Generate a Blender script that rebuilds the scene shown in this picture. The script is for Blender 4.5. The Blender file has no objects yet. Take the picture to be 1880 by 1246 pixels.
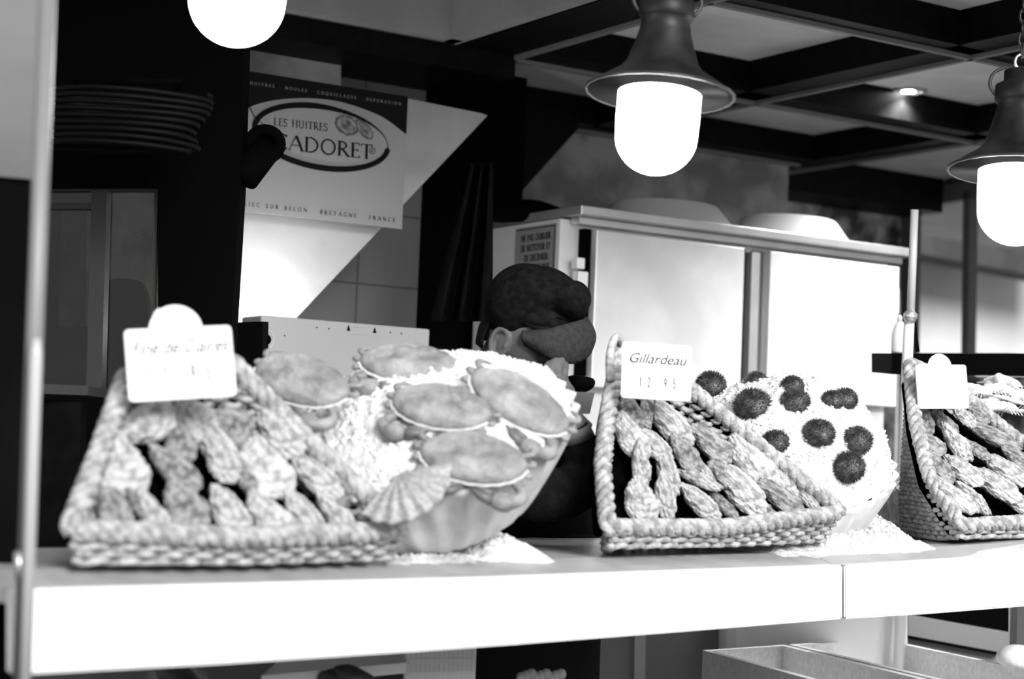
import bpy, bmesh, math, random
from mathutils import Vector, Matrix, noise
random.seed(7)
C = bpy.context.scene.collection
scn = bpy.context.scene
# ------------------------------------------------------------------ camera
F_PX = 3400.0
PITCH, ROLL = math.radians(3.67), math.radians(2.3)
CAM = Vector((0, 0, 1.25))
FW = Vector((0, math.cos(PITCH), math.sin(PITCH)))
U0 = Vector((0, -math.sin(PITCH), math.cos(PITCH)))
R0 = Vector((1, 0, 0))
RT = math.cos(ROLL) * R0 + math.sin(ROLL) * U0
UP = -math.sin(ROLL) * R0 + math.cos(ROLL) * U0
cd = bpy.data.cameras.new('camera')
cam = bpy.data.objects.new('camera', cd); C.objects.link(cam)
cam.matrix_world = Matrix(((RT.x, UP.x, -FW.x, CAM.x), (RT.y, UP.y, -FW.y, CAM.y), (RT.z, UP.z, -FW.z, CAM.z), (0, 0, 0, 1)))
cd.sensor_width = 36; cd.lens = F_PX / 1880 * 36
cd.clip_start = 0.05; cd.clip_end = 60
cd.dof.use_dof = True; cd.dof.focus_distance = 4.3; cd.dof.aperture_fstop = 2.8
scn.camera = cam
# ------------------------------------------------------------------ world, sun, exposure
w = bpy.data.worlds.new('world'); scn.world = w; w.use_nodes = True
bg = w.node_tree.nodes['Background']; bg.inputs[0].default_value = (1, 1, 1, 1); bg.inputs[1].default_value = 0.40
sd = bpy.data.lights.new('sun', 'SUN'); sd.energy = 3.2; sd.angle = math.radians(25)
so = bpy.data.objects.new('sun', sd); C.objects.link(so)
so.rotation_euler = Vector((-0.38, 0.82, -0.40)).to_track_quat('-Z', 'Y').to_euler()
scn.view_settings.view_transform = 'Standard'; scn.view_settings.look = 'None'
scn.view_settings.gamma = 1; scn.view_settings.use_curve_mapping = False
scn.view_settings.exposure = 0.8
LAMP_E = 16.0

# ------------------------------------------------------------------ helpers
def ray(x, y): return FW + (x - 940) / F_PX * RT - (y - 623) / F_PX * UP
def P(x, y, D): return CAM + ray(x, y) * D
def pz(x, y, z):
    d = ray(x, y); return CAM + d * ((z - CAM.z) / d.z)
A33 = math.radians(33)
UU = Vector((math.cos(A33), math.sin(A33), 0)); VV = Vector((-math.sin(A33), math.cos(A33), 0)); ZZ = Vector((0, 0, 1))
def UV(u, v, z): return UU * u + VV * v + ZZ * z
def on_v(x, y, v):
    d = ray(x, y); return CAM + d * ((v - CAM.dot(VV)) / d.dot(VV))
def on_u(x, y, u):
    d = ray(x, y); return CAM + d * ((u - CAM.dot(UU)) / d.dot(UU))
def uvz(p): return p.dot(UU), p.dot(VV), p.z

MATS = {}
def mat(name, v, rough=0.6, metal=0.0, v2=None, scale=20, bump=0.0, bscale=None, emit=0, spec=0.5, detail=4, lo=0.4, hi=0.6):
    if name in MATS: return MATS[name]
    m = bpy.data.materials.new(name); m.use_nodes = True; nt = m.node_tree
    b = nt.nodes['Principled BSDF']
    b.inputs['Base Color'].default_value = (v, v, v, 1); b.inputs['Roughness'].default_value = rough
    b.inputs['Metallic'].default_value = metal; b.inputs['Specular IOR Level'].default_value = spec
    tc = nt.nodes.new('ShaderNodeTexCoord')
    if v2 is not None:
        n = nt.nodes.new('ShaderNodeTexNoise'); n.inputs['Scale'].default_value = scale; n.inputs['Detail'].default_value = detail
        r = nt.nodes.new('ShaderNodeValToRGB')
        r.color_ramp.elements[0].color = (v2, v2, v2, 1); r.color_ramp.elements[1].color = (v, v, v, 1)
        r.color_ramp.elements[0].position = lo; r.color_ramp.elements[1].position = hi
        nt.links.new(tc.outputs['Object'], n.inputs['Vector']); nt.links.new(n.outputs['Fac'], r.inputs['Fac'])
        nt.links.new(r.outputs['Color'], b.inputs['Base Color'])
    if bump:
        n = nt.nodes.new('ShaderNodeTexNoise'); n.inputs['Scale'].default_value = bscale or scale; n.inputs['Detail'].default_value = 6
        bp = nt.nodes.new('ShaderNodeBump'); bp.inputs['Strength'].default_value = bump; bp.inputs['Distance'].default_value = 0.01
        nt.links.new(tc.outputs['Object'], n.inputs['Vector']); nt.links.new(n.outputs['Fac'], bp.inputs['Height'])
        nt.links.new(bp.outputs['Normal'], b.inputs['Normal'])
    if emit:
        b.inputs['Emission Color'].default_value = (1, 1, 1, 1); b.inputs['Emission Strength'].default_value = emit
    MATS[name] = m; return m

def link(name, bm, m, parent=None, smooth=False, mods=None):
    me = bpy.data.meshes.new(name)
    bm.normal_update()
    if smooth:
        for f in bm.faces: f.smooth = True
    bm.to_mesh(me); bm.free(); me.materials.append(m)
    o = bpy.data.objects.new(name, me); C.objects.link(o)
    if parent is not None: o.parent = parent
    return o
def tag(o, label, cat, group=None):
    o['label'] = label; o['category'] = cat
    if group: o['group'] = group
    return o
def stuff(o, label, cat):
    tag(o, label, cat); o['kind'] = 'stuff'; return o
def struct(name, bm, m, smooth=False):
    o = link(name, bm, m, None, smooth); o['kind'] = 'structure'; return o
def empty(name, label, cat, loc=(0, 0, 0), group=None):
    o = bpy.data.objects.new(name, None); C.objects.link(o); o.location = loc; o.empty_display_size = 0.05
    bpy.context.view_layer.update()
    return tag(o, label, cat, group)
def setparent(ch, root):
    """world-built meshes shifted into their root's own frame"""
    for c in ch:
        if c.type == 'MESH': c.data.transform(Matrix.Translation(-root.location))
        c.parent = root
def NB(): return bmesh.new()
def hexa(bm, p):
    """8 corners: 0-3 one face ring, 4-7 opposite ring"""
    vs = [bm.verts.new(q) for q in p]
    for f in ((0, 3, 2, 1), (4, 5, 6, 7), (0, 1, 5, 4), (1, 2, 6, 5), (2, 3, 7, 6), (3, 0, 4, 7)):
        bm.faces.new([vs[i] for i in f])
    return vs
def box_o(bm, o, a, b, c):
    """box from corner o with edge vectors a, b, c"""
    hexa(bm, [o, o + a, o + a + b, o + b, o + c, o + a + c, o + a + b + c, o + b + c])
def ubox(bm, u0, u1, v0, v1, z0, z1):
    box_o(bm, UV(u0, v0, z0), UU * (u1 - u0), VV * (v1 - v0), ZZ * (z1 - z0))
def prism(bm, pts, off):
    a = [bm.verts.new(p) for p in pts]; b = [bm.verts.new(p + off) for p in pts]
    n = len(pts); bm.faces.new(a); bm.faces.new(b[::-1])
    for i in range(n): bm.faces.new((a[i], b[i], b[(i + 1) % n], a[(i + 1) % n]))
def bevel(bm, w_, seg=2):
    bmesh.ops.bevel(bm, geom=list(bm.edges), offset=w_, segments=seg, affect='EDGES', profile=0.5)
def tube(bm, pts, r, n=8, caps=True, closed=False, flat=1.0, upv=None):
    """swept tube; r number or list"""
    pts = [Vector(p) for p in pts]; N = len(pts)
    rr = r if isinstance(r, (list, tuple)) else [r] * N
    rings = []; prev = None
    for i, p in enumerate(pts):
        if closed: t = pts[(i + 1) % N] - pts[i - 1]
        else: t = pts[min(i + 1, N - 1)] - pts[max(i - 1, 0)]
        if t.length < 1e-9: t = Vector((0, 0, 1))
        t.normalize()
        if prev is None:
            a = upv or (Vector((0, 0, 1)) if abs(t.z) < 0.9 else Vector((1, 0, 0)))
            s = t.cross(a).normalized()
        else:
            s = (prev - t * prev.dot(t))
            s = s.normalized() if s.length > 1e-6 else t.orthogonal().normalized()
        prev = s; q = t.cross(s)
        rings.append([bm.verts.new(p + (s * math.cos(2 * math.pi * k / n) + q * math.sin(2 * math.pi * k / n) * flat) * rr[i]) for k in range(n)])
    for i in range(N if closed else N - 1):
        A, B = rings[i], rings[(i + 1) % N]
        for k in range(n): bm.faces.new((A[k], A[(k + 1) % n], B[(k + 1) % n], B[k]))
    if caps and not closed: bm.faces.new(rings[0][::-1]); bm.faces.new(rings[-1])
    return rings
def lathe(bm, prof, n=40, M=None, rib=None):
    M = M or Matrix.Identity(4); rings = []
    for j, (r, z) in enumerate(prof):
        ring = []
        for k in range(n):
            a = 2 * math.pi * k / n; q = r
            if rib: q = r * (1 + rib(a, j))
            ring.append(bm.verts.new(M @ Vector((q * math.cos(a), q * math.sin(a), z))))
        rings.append(ring)
    for j in range(len(prof) - 1):
        for k in range(n): bm.faces.new((rings[j][k], rings[j][(k + 1) % n], rings[j + 1][(k + 1) % n], rings[j + 1][k]))
    bm.faces.new(rings[0][::-1]); bm.faces.new(rings[-1])
def smoothpath(pts, k=8, closed=False):
    pts = [Vector(p) for p in pts]; out = []; N = len(pts)
    rng = range(N if closed else N - 1)
    for i in rng:
        if closed: a, b, c, d = pts[i - 1], pts[i], pts[(i + 1) % N], pts[(i + 2) % N]
        else: a, b, c, d = pts[max(i - 1, 0)], pts[i], pts[i + 1], pts[min(i + 2, N - 1)]
        for j in range(k):
            t = j / k
            out.append(0.5 * ((2 * b) + (c - a) * t + (2 * a - 5 * b + 4 * c - d) * t * t + (3 * b - a - 3 * c + d) * t ** 3))
    if not closed: out.append(pts[-1])
    return out
def resample(pts, step, closed=False):
    pts = list(pts) + ([pts[0]] if closed else [])
    L = [0]
    for a, b in zip(pts, pts[1:]): L.append(L[-1] + (b - a).length)
    n = max(2, int(L[-1] / step)); out = []; j = 0
    for i in range(n + (0 if closed else 1)):
        s = L[-1] * i / n
        while j < len(L) - 2 and L[j + 1] < s: j += 1
        t = (s - L[j]) / max(1e-9, L[j + 1] - L[j]); out.append(pts[j].lerp(pts[j + 1], t))
    return out
def sphere(bm, c, r, M=None, u=16, v=10):
    g = bmesh.ops.create_uvsphere(bm, u_segments=u, v_segments=v, radius=1)
    S = Matrix.Diagonal((r[0], r[1], r[2], 1)) if hasattr(r, '__len__') else Matrix.Diagonal((r, r, r, 1))
    T = Matrix.Translation(c) @ (M or Matrix.Identity(4)) @ S
    for q in g['verts']: q.co = T @ q.co
def frame(o, x, y, z):
    return Matrix(((x.x, y.x, z.x, o.x), (x.y, y.y, z.y, o.y), (x.z, y.z, z.z, o.z), (0, 0, 0, 1)))

# lettering with serifs, drawn as strokes (unit cap height)
def arc(cx, cy, rx, ry, a0, a1, n=14):
    return [(cx + rx * math.cos(math.radians(a0 + (a1 - a0) * i / n)), cy + ry * math.sin(math.radians(a0 + (a1 - a0) * i / n))) for i in range(n + 1)]
K, T_ = 0.13, 0.05     # thick and thin pens
GL = {
 'A': (.82, [([(.03, 0), (.40, 1)], T_), ([(.42, 1), (.78, 0)], K), ([(.16, .36), (.62, .36)], T_)], [(.04, 0), (.78, 0)]),
 'B': (.62, [([(.14, 0), (.14, 1)], K), (arc(.22, .76, .28, .22, 90, -90), .09), (arc(.22, .27, .34, .25, 90, -90), .1), ([(.1, .98), (.25, .98)], T_), ([(.1, .02), (.25, .02)], T_), ([(.1, .53), (.25, .53)], T_)], [(.1, 0), (.1, 1)]),
 'C': (.80, [(arc(.46, .5, .38, .49, 50, 310, 24), .1), ([(.72, .8), (.72, 1)], T_), ([(.72, 0), (.72, .16)], T_)], []),
 'D': (.86, [([(.14, 0), (.14, 1)], K), (arc(.28, .5, .48, .48, 90, -90, 20), .1), ([(.1, .98), (.3, .98)], T_), ([(.1, .02), (.3, .02)], T_)], [(.1, 0), (.1, 1)]),
 'E': (.56, [([(.14, 0), (.14, 1)], K), ([(.1, .975), (.5, .975)], T_), ([(.1, .025), (.54, .025)], T_), ([(.1, .52), (.44, .52)], T_), ([(.5, 1), (.5, .84)], T_), ([(.53, 0), (.53, .18)], T_), ([(.44, .6), (.44, .43)], T_)], [(.1, 0), (.1, 1)]),
 'F': (.54, [([(.14, 0), (.14, 1)], K), ([(.1, .975), (.5, .975)], T_), ([(.1, .52), (.44, .52)], T_), ([(.5, 1), (.5, .84)], T_)], [(.14, 0), (.1, 1)]),
 'G': (.84, [(arc(.46, .5, .38, .49, 50, 320, 24), .1), ([(.74, 0.05), (.74, .44)], .1), ([(.72, .8), (.72, 1)], T_)], [(.74, .44)]),
 'H': (.84, [([(.14, 0), (.14, 1)], K), ([(.70, 0), (.70, 1)], K), ([(.14, .52), (.7, .52)], T_)], [(.14, 0), (.14, 1), (.7, 0), (.7, 1)]),
 'I': (.34, [([(.17, 0), (.17, 1)], K)], [(.17, 0), (.17, 1)]),
 'L': (.56, [([(.14, 0), (.14, 1)], K), ([(.1, .025), (.52, .025)], T_), ([(.52, 0), (.52, .2)], T_)], [(.14, 0), (.14, 1)]),
 'M': (1.0, [([(.14, 0), (.17, 1)], T_), ([(.17, 1), (.5, .05)], K), ([(.5, .05), (.83, 1)], T_), ([(.84, 1), (.87, 0)], K)], [(.14, 0), (.87, 0)]),
 'N': (.86, [([(.12, 0), (.12, 1)], T_), ([(.12, 1), (.74, 0)], K), ([(.74, 0), (.74, 1)], T_)], [(.12, 0), (.74, 1)]),
 'O': (.92, [(arc(.46, .5, .38, .49, 0, 360, 32), .1)], []),
 'P': (.60, [([(.14, 0), (.14, 1)], K), (arc(.22, .72, .32, .26, 90, -90), .09), ([(.1, .98), (.25, .98)], T_), ([(.1, .46), (.25, .46)], T_)], [(.14, 0), (.1, 1)]),
 'Q': (.92, [(arc(.46, .5, .38, .49, 0, 360, 32), .1), ([(.5, .05), (.85, -.2)], .08)], []),
 'R': (.72, [([(.14, 0), (.14, 1)], K), (arc(.22, .73, .30, .25, 90, -90), .09), ([(.1, .98), (.25, .98)], T_), ([(.1, .48), (.25, .48)], T_), ([(.3, .48), (.68, 0)], K)], [(.14, 0), (.1, 1), (.7, 0)]),
 'S': (.56, [(arc(.28, .75, .19, .23, 30, 225, 14) + arc(.27, .25, .21, .24, 50, -150, 16), .1), ([(.45, .82), (.45, .98)], T_), ([(.08, .02), (.08, .2)], T_)], []),
 'T': (.68, [([(.34, 0), (.34, 1)], K), ([(.03, .975), (.65, .975)], T_), ([(.04, 1), (.04, .82)], T_), ([(.64, 1), (.64, .82)], T_)], [(.34, 0)]),
 'U': (.82, [([(.14, 1), (.14, .35)] + arc(.41, .32, .27, .3, 180, 360, 14) + [(.68, 1)], .1)], [(.14, 1), (.68, 1)]),
 'V': (.78, [([(.05, 1), (.40, 0)], K), ([(.40, 0), (.74, 1)], T_)], [(.05, 1), (.74, 1)]),
 'Y': (.74, [([(.05, 1), (.37, .48)], K), ([(.37, .48), (.7, 1)], T_), ([(.37, .48), (.37, 0)], K)], [(.05, 1), (.7, 1), (.37, 0)]),
 '.': (.4, [([(.14, .48), (.24, .48)], .1)], []), ' ': (.45, [], []),
 '1': (.5, [([(.25, 0), (.25, 1)], .1), ([(.08, .82), (.25, 1)], T_)], [(.25, 0)]),
 '9': (.6, [(arc(.28, .7, .2, .28, 0, 360, 20), .08), ([(.48, .7), (.3, 0)], .08)], []), '2': (.6, [(arc(.28, .75, .2, .23, 160, -30, 10) + [(.08, .03)], .08), ([(.08, .03), (.52, .03)], .07)], []),
 '5': (.6, [([(.48, .97), (.14, .97), (.12, .55)] + arc(.27, .3, .22, .28, 100, -140, 12), .08)], []),
}
def letters(bm, text, M, h, spacing=0.12, width=None, depth=0.001, bold=1.0, xs=1.0):
    adv = sum(GL[c][0] + spacing for c in text) * h * xs
    sx = xs * (width / adv if width else 1)
    x = 0
    def ribbon(pts, wd):
        pts = [Vector((a, b)) for a, b in pts]; L = []; Rr = []
        for i, p in enumerate(pts):
            t = (pts[min(i + 1, len(pts) - 1)] - pts[max(i - 1, 0)])
            if t.length < 1e-9: t = Vector((1, 0))
            t.normalize(); nn = Vector((-t.y, t.x)) * wd * bold / 2
            L.append(p + nn); Rr.append(p - nn)
        for i in range(len(pts) - 1):
            q = [L[i], L[i + 1], Rr[i + 1], Rr[i]]
            top = [bm.verts.new(M @ Vector(((x + c.x * h) if False else (x + c.x * h * sx), c.y * h, depth))) for c in q]
            bot = [bm.verts.new(M @ Vector((x + c.x * h * sx, c.y * h, 0))) for c in q]
            bm.faces.new(top[::-1]); bm.faces.new(bot)
            for k in range(4): bm.faces.new((top[k], top[(k + 1) % 4], bot[(k + 1) % 4], bot[k]))
    for c in text:
        wd, st, se = GL[c]
        for pts, pw in st: ribbon(pts, pw)
        for (a, b) in se: ribbon([(a - .1, min(max(b, .018), .982)), (a + .1, min(max(b, .018), .982))], .036)
        x += (wd + spacing) * h * sx
def script_text(name, text, M, size, m, parent, shear=0.35, width=None, depth=0.0006):
    cu = bpy.data.curves.new(name, 'FONT'); cu.body = text; cu.size = size; cu.shear = shear; cu.extrude = depth
    t = bpy.data.objects.new(name, cu); C.objects.link(t)
    dg = bpy.context.evaluated_depsgraph_get()
    me = bpy.data.meshes.new_from_object(t.evaluated_get(dg)); bpy.data.objects.remove(t)
    if width:
        xs = [v.co.x for v in me.vertices]; k = width / (max(xs) - min(xs)); me.transform(Matrix.Diagonal((k, 1, 1, 1)))
    me.transform(M); me.materials.clear(); me.materials.append(m)
    o = bpy.data.objects.new(name, me); C.objects.link(o); o.parent = parent
    return o

# ------------------------------------------------------------------ materials
M_black = mat('black_paint', 0.0015, 0.8, spec=0.02)
M_beam = mat('dark_wood', 0.004, 0.5, v2=0.002, scale=30, spec=0.08)
M_trim = mat('pale_edge_trim', 0.16, 0.5)
M_ceil = mat('ceiling_panel', 0.80, 0.75, v2=0.70, scale=5)
M_fascia = mat('grey_fascia', 0.26, 0.7, v2=0.22, scale=6)
M_floor = mat('wet_floor', 0.05, 0.35, v2=0.03, scale=8, bump=0.1)
M_wall = mat('mottled_wall', 0.34, 0.5, v2=0.16, scale=6, detail=8)
M_marble = mat('dark_marble', 0.5, 0.4, v2=0.03, scale=9, detail=10, lo=0.42, hi=0.72)
M_white = mat('white_enamel', 0.80, 0.45, v2=0.76, scale=9)
M_counter = mat('white_laminate', 0.82, 0.5, v2=0.78, scale=12)
M_ledge = mat('wet_ledge', 0.40, 0.35, v2=0.34, scale=15)
M_steel = mat('brushed_steel', 0.62, 0.38, metal=0.75, v2=0.55, scale=8)
M_steel_door = mat('satin_steel_door', 0.86, 0.42, metal=0.25, v2=0.74, scale=4)
M_dkmetal = mat('dark_metal', 0.035, 0.45, metal=0.3)
M_lampm = mat('lamp_enamel', 0.014, 0.5, v2=0.006, scale=20, spec=0.35)
M_glow = mat('opal_glass', 0.9, 0.4, emit=LAMP_E)
M_ice = mat('crushed_ice', 0.74, 0.5, v2=0.58, scale=45, bump=0.7, bscale=120)
M_wick = mat('wicker', 0.44, 0.6, v2=0.22, scale=50, bump=0.5, bscale=160)
M_wickd = mat('wicker_shade', 0.25, 0.6, v2=0.14, scale=50, bump=0.5, bscale=160)
M_gapshade = mat('basket_gap_shade', 0.002, 0.95, spec=0, v2=0.001, scale=30)  # near black: shade between the shells put into the colour
M_oy = mat('oyster_shell', 0.50, 0.65, v2=0.24, scale=5, bump=1.0, bscale=9, detail=9, lo=0.38, hi=0.54)
M_oy2 = mat('grey_oyster_shell', 0.34, 0.65, v2=0.12, scale=6, bump=1.0, bscale=9, detail=9, lo=0.40, hi=0.60)
M_crab = mat('crab_shell', 0.30, 0.5, v2=0.13, scale=4, bump=0.3, bscale=22, lo=.35, hi=.65)
M_crabd = mat('crab_tips', 0.12, 0.5)
M_crabu = mat('crab_edge', 0.6, 0.5)
M_urch = mat('urchin_spines', 0.07, 0.5, v2=0.02, scale=2.5)
M_card = mat('white_card', 0.80, 0.8, spec=.2)
M_ink = mat('faded_ink', 0.03, 0.9, spec=.05)
M_ink2 = mat('black_print', 0.006, 0.9, spec=0.05)
M_sign = mat('sign_board', 0.25, 0.7, spec=0.2)
M_navy = mat('dark_print_band', 0.008, 0.9, spec=0.05)
M_skin = mat('skin', 0.085, 0.6, spec=.25, v2=0.065, scale=20, bump=0.1, bscale=200)
M_cloth = mat('dark_cloth', 0.008, 0.95, spec=.03, v2=0.005, scale=60, bump=0.2)
M_cap = mat('felted_cap', 0.008, 0.95, v2=0.004, scale=60, bump=0.3, spec=0.03)
M_capb = mat('cap_peak_cloth', 0.028, 0.95, spec=.05, v2=0.02, scale=90, bump=0.3)
M_hair = mat('dark_hair', 0.005, 0.8, spec=.1)
M_foam = mat('white_foam', 0.92, 0.7, v2=0.8, scale=80)
M_plast = mat('pale_plastic', 0.62, 0.5)

# ------------------------------------------------------------------ room shell
bm = NB(); box_o(bm, Vector((-6, -3, -0.1)), Vector((16, 0, 0)), Vector((0, 17, 0)), Vector((0, 0, 0.1))); struct('floor', bm, M_floor)
bm = NB(); ubox(bm, 2.75, 8.0, 2.2, 7.2, 2.55, 2.65); ubox(bm, -3, 2.75, 4.56, 7.2, 2.55, 2.65); struct('ceiling', bm, M_ceil)
bm = NB(); ubox(bm, -3, 2.74, 4.54, 4.60, 2.45, 3.1); struct('trim_1', bm, M_fascia)
bm = NB(); ubox(bm, 2.70, 2.75, 1.5, 4.60, 2.45, 3.1); struct('trim_2', bm, M_fascia)
bm = NB(); ubox(bm, -3, 2.74, 1.2, 4.6, 3.1, 3.2); struct('ceiling_canopy', bm, M_ceil)
def beam(n, u0, u1, v0, v1, z0=2.45, lip='v', lipside=1):
    e = empty('ceiling_beam', n, 'beam', UV(u0, v0, z0)); e['kind'] = 'structure'
    b = NB(); ubox(b, u0, u1, v0, v1, z0, 2.552); o = link('beam_body', b, M_beam)
    b = NB()
    if lip == 'v': ubox(b, u0, u1, v1 - .006, v1 + .012, z0 - .012, z0 + .004)
    else: ubox(b, u1 - .006, u1 + .012, v0, v1, z0 - .012, z0 + .004)
    o2 = link('edge_strip', b, M_trim); setparent([o, o2], e); return e
beam('dark ceiling beam crossing right behind the hanging lamps, nearest', 2.96, 7.5, 3.62, 3.69)
beam('dark ceiling beam crossing in the middle of the ceiling', 2.96, 7.5, 4.52, 4.63)
beam('dark ceiling beam running along the back wall top', 2.96, 4.86, 5.36, 5.46)
beam('broad dark ceiling beam going back at the left corner', 2.76, 2.96, 2.3, 5.4, lip='u')
beam('dark ceiling beam going back above the steel cabinet', 3.80, 3.92, 2.3, 5.4, lip='u')
beam('dark ceiling beam going back right of the steel cabinet', 4.84, 4.95, 2.3, 6.5, lip='u')
bm = NB(); ubox(bm, 0.5, 2.96, 4.60, 4.95, 2.38, 2.55); struct('trim_3', bm, M_beam)
# back wall: left tiled part, middle painted part, right marble part
bm = NB(); ubox(bm, 0.2, 4.84, 5.5, 5.6, 0, 2.6); struct('wall_back', bm, M_wall)
bm = NB(); ubox(bm, 4.84, on_v(1655, 400, 6.0).dot(UU), 6.0, 6.1, 0, 2.6); struct('wall_back_right', bm, M_marble)
bm = NB(); ubox(bm, 4.84, on_v(1655, 400, 6.0).dot(UU), 5.75, 6.0, 2.40, 2.55); struct('trim_4', bm, M_beam)
# dark shade under the hood over the back wall: built as a dark sloping solid
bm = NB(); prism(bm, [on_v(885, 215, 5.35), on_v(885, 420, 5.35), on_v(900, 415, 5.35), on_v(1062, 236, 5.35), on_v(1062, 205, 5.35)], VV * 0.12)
tag(link('shade_wedge', bm, M_beam), 'dark sloping wedge of built shade on the back wall left of the cabinet', 'duct')
def tilemat():
    m = bpy.data.materials.new('dark_tiles'); m.use_nodes = True; nt = m.node_tree; b = nt.nodes['Principled BSDF']
    tc = nt.nodes.new('ShaderNodeTexCoord'); br = nt.nodes.new('ShaderNodeTexBrick'); br.offset = 0
    mp = nt.nodes.new('ShaderNodeMapping'); mp.inputs['Rotation'].default_value = (math.radians(90), 0, 0)
    br.inputs['Color1'].default_value = (.085, .085, .085, 1); br.inputs['Color2'].default_value = (.075, .075, .075, 1); br.inputs['Mortar'].default_value = (.02, .02, .02, 1)
    br.inputs['Scale'].default_value = 1; br.inputs['Brick Width'].default_value = .22; br.inputs['Row Height'].default_value = .22; br.inputs['Mortar Size'].default_value = .003
    nt.links.new(tc.outputs['Object'], mp.inputs['Vector']); nt.links.new(mp.outputs['Vector'], br.inputs['Vector']); nt.links.new(br.outputs['Color'], b.inputs['Base Color'])
    b.inputs['Roughness'].default_value = .4; return m
# tiled wall, built in its own frame so the tile grid follows it
tl = on_v(400, 700, 4.95); tu = tl.dot(UU)
b = NB(); hexa(b, [Vector((x, y, z)) for z in (0, 2.42) for x, y in ((0, 0), (on_v(768, 500, 4.95).dot(UU) - tu, 0), (on_v(768, 500, 4.95).dot(UU) - tu, .1), (0, .1))])
o = struct('wall_tiled', b, tilemat()); o.location = UV(tu, 4.95, 0); o.rotation_euler = (0, 0, A33)
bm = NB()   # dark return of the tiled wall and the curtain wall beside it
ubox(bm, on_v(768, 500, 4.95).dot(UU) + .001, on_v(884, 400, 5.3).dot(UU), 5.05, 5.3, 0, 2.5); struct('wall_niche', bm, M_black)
# left partition, black, with a window opening
DL = 4.25
def Lp(x, y): return P(x, y, DL)
bm = NB(); off = FW * 0.10
for quad in ([(60, -40), (452, -40), (440, 345), (60, 345)], [(290, 345), (440, 345), (418, 720), (290, 720)], [(40, 720), (418, 720), (400, 1240), (20, 1240)]):
    prism(bm, [Lp(*q) for q in quad], off)
struct('wall_left', bm, M_black)
bm = NB()
for quad in ([(60, 345), (290, 345), (290, 350), (60, 350)], [(168, 350), (196, 350), (186, 720), (158, 720)], [(283, 350), (290, 350), (280, 720), (274, 720)], [(60, 350), (66, 350), (66, 720), (60, 720)]):
    prism(bm, [P(x, y, DL + .02) for x, y in quad], FW * 0.05)
for quad in ([(66, 372), (168, 372), (168, 384), (66, 384)],): prism(bm, [P(x, y, DL + .03) for x, y in quad], FW * 0.03)
struct('window_1', bm, mat('dark_window_frame', 0.02, 0.5))
def glassmat():
    m = bpy.data.materials.new('window_glass'); m.use_nodes = True; nt = m.node_tree; nt.nodes.clear()
    o = nt.nodes.new('ShaderNodeOutputMaterial'); mx = nt.nodes.new('ShaderNodeMixShader'); mx.inputs[0].default_value = .03
    t = nt.nodes.new('ShaderNodeBsdfTransparent'); g = nt.nodes.new('ShaderNodeBsdfGlossy'); g.inputs['Roughness'].default_value = .05
    nt.links.new(t.outputs[0], mx.inputs[1]); nt.links.new(g.outputs[0], mx.inputs[2]); nt.links.new(mx.outputs[0], o.inputs[0]); return m
M_glass = glassmat()
bm = NB(); prism(bm, [P(x, y, DL + .05) for x, y in ((66, 350), (283, 350), (275, 720), (66, 720))], FW * .004)
struct('window_1_pane', bm, M_glass)
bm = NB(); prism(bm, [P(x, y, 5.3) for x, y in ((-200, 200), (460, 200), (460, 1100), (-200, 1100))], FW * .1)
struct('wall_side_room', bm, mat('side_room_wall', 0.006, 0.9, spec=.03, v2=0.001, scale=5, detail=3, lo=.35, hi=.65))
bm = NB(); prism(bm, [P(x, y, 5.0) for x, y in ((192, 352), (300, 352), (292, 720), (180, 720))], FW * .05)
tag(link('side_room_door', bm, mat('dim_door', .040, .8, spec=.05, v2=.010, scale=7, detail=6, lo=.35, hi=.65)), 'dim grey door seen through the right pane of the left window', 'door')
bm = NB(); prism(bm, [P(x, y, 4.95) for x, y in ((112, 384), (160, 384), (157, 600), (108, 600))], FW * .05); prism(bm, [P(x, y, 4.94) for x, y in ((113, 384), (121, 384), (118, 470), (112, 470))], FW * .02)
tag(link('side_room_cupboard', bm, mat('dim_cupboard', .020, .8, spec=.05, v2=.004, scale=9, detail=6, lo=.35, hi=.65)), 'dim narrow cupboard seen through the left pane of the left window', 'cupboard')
# right side wall with a window onto the street
cr = on_v(1655, 400, 6.0); ur = cr.dot(UU)
def Rw(x, y): return on_u(x, y, ur)
print('right wall u', ur)
M_fr = mat('grey_window_frame', 0.10, 0.5)
bm = NB()
for quad in ([(1655, 350), (1900, 300), (1900, 345), (1655, 385)], [(1655, 380), (1677, 380), (1672, 700), (1650, 700)], [(1768, 350), (1781, 350), (1776, 700), (1764, 700)]):
    prism(bm, [Rw(*q) for q in quad], UU * .05)
o = struct('window_2', bm, M_fr)
bm = NB(); prism(bm, [Rw(x, y) + UU * .02 for x, y in ((1655, 350), (1900, 320), (1900, 700), (1650, 700))], UU * .004)
struct('window_2_pane', bm, M_glass)
bm = NB(); prism(bm, [Rw(x, y) for x, y in ((1650, 690), (1930, 690), (1930, 1240), (1640, 1240))], UU * .1)
prism(bm, [Rw(x, y) for x, y in ((1650, 250), (1930, 200), (1930, 310), (1655, 352))], UU * .1)
struct('wall_right', bm, M_marble)
# street outside that window: pale facade and the dark awning hanging over it
bm = NB(); prism(bm, [on_v(x, y, 8.6) for x, y in ((1560, 300), (2300, 300), (2300, 1000), (1560, 1000))], VV * .2)
tag(link('street_facade', bm, mat('pale_facade', 0.62, 0.8, v2=0.42, scale=1.2, lo=.3, hi=.7)), 'pale blurred building front across the street, seen through the right window', 'building')
bm = NB(); a0, a1 = on_v(1560, 441, 8.0), on_v(2000, 524, 8.0)
prism(bm, [a0, a1, a1 + ZZ * .9, a0 + ZZ * .9], VV * .25)
tag(link('street_awning', bm, mat('dark_awning', 0.05, 0.9, v2=0.035, scale=5)), 'dark awning across the top of the right window view', 'awning')

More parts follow.
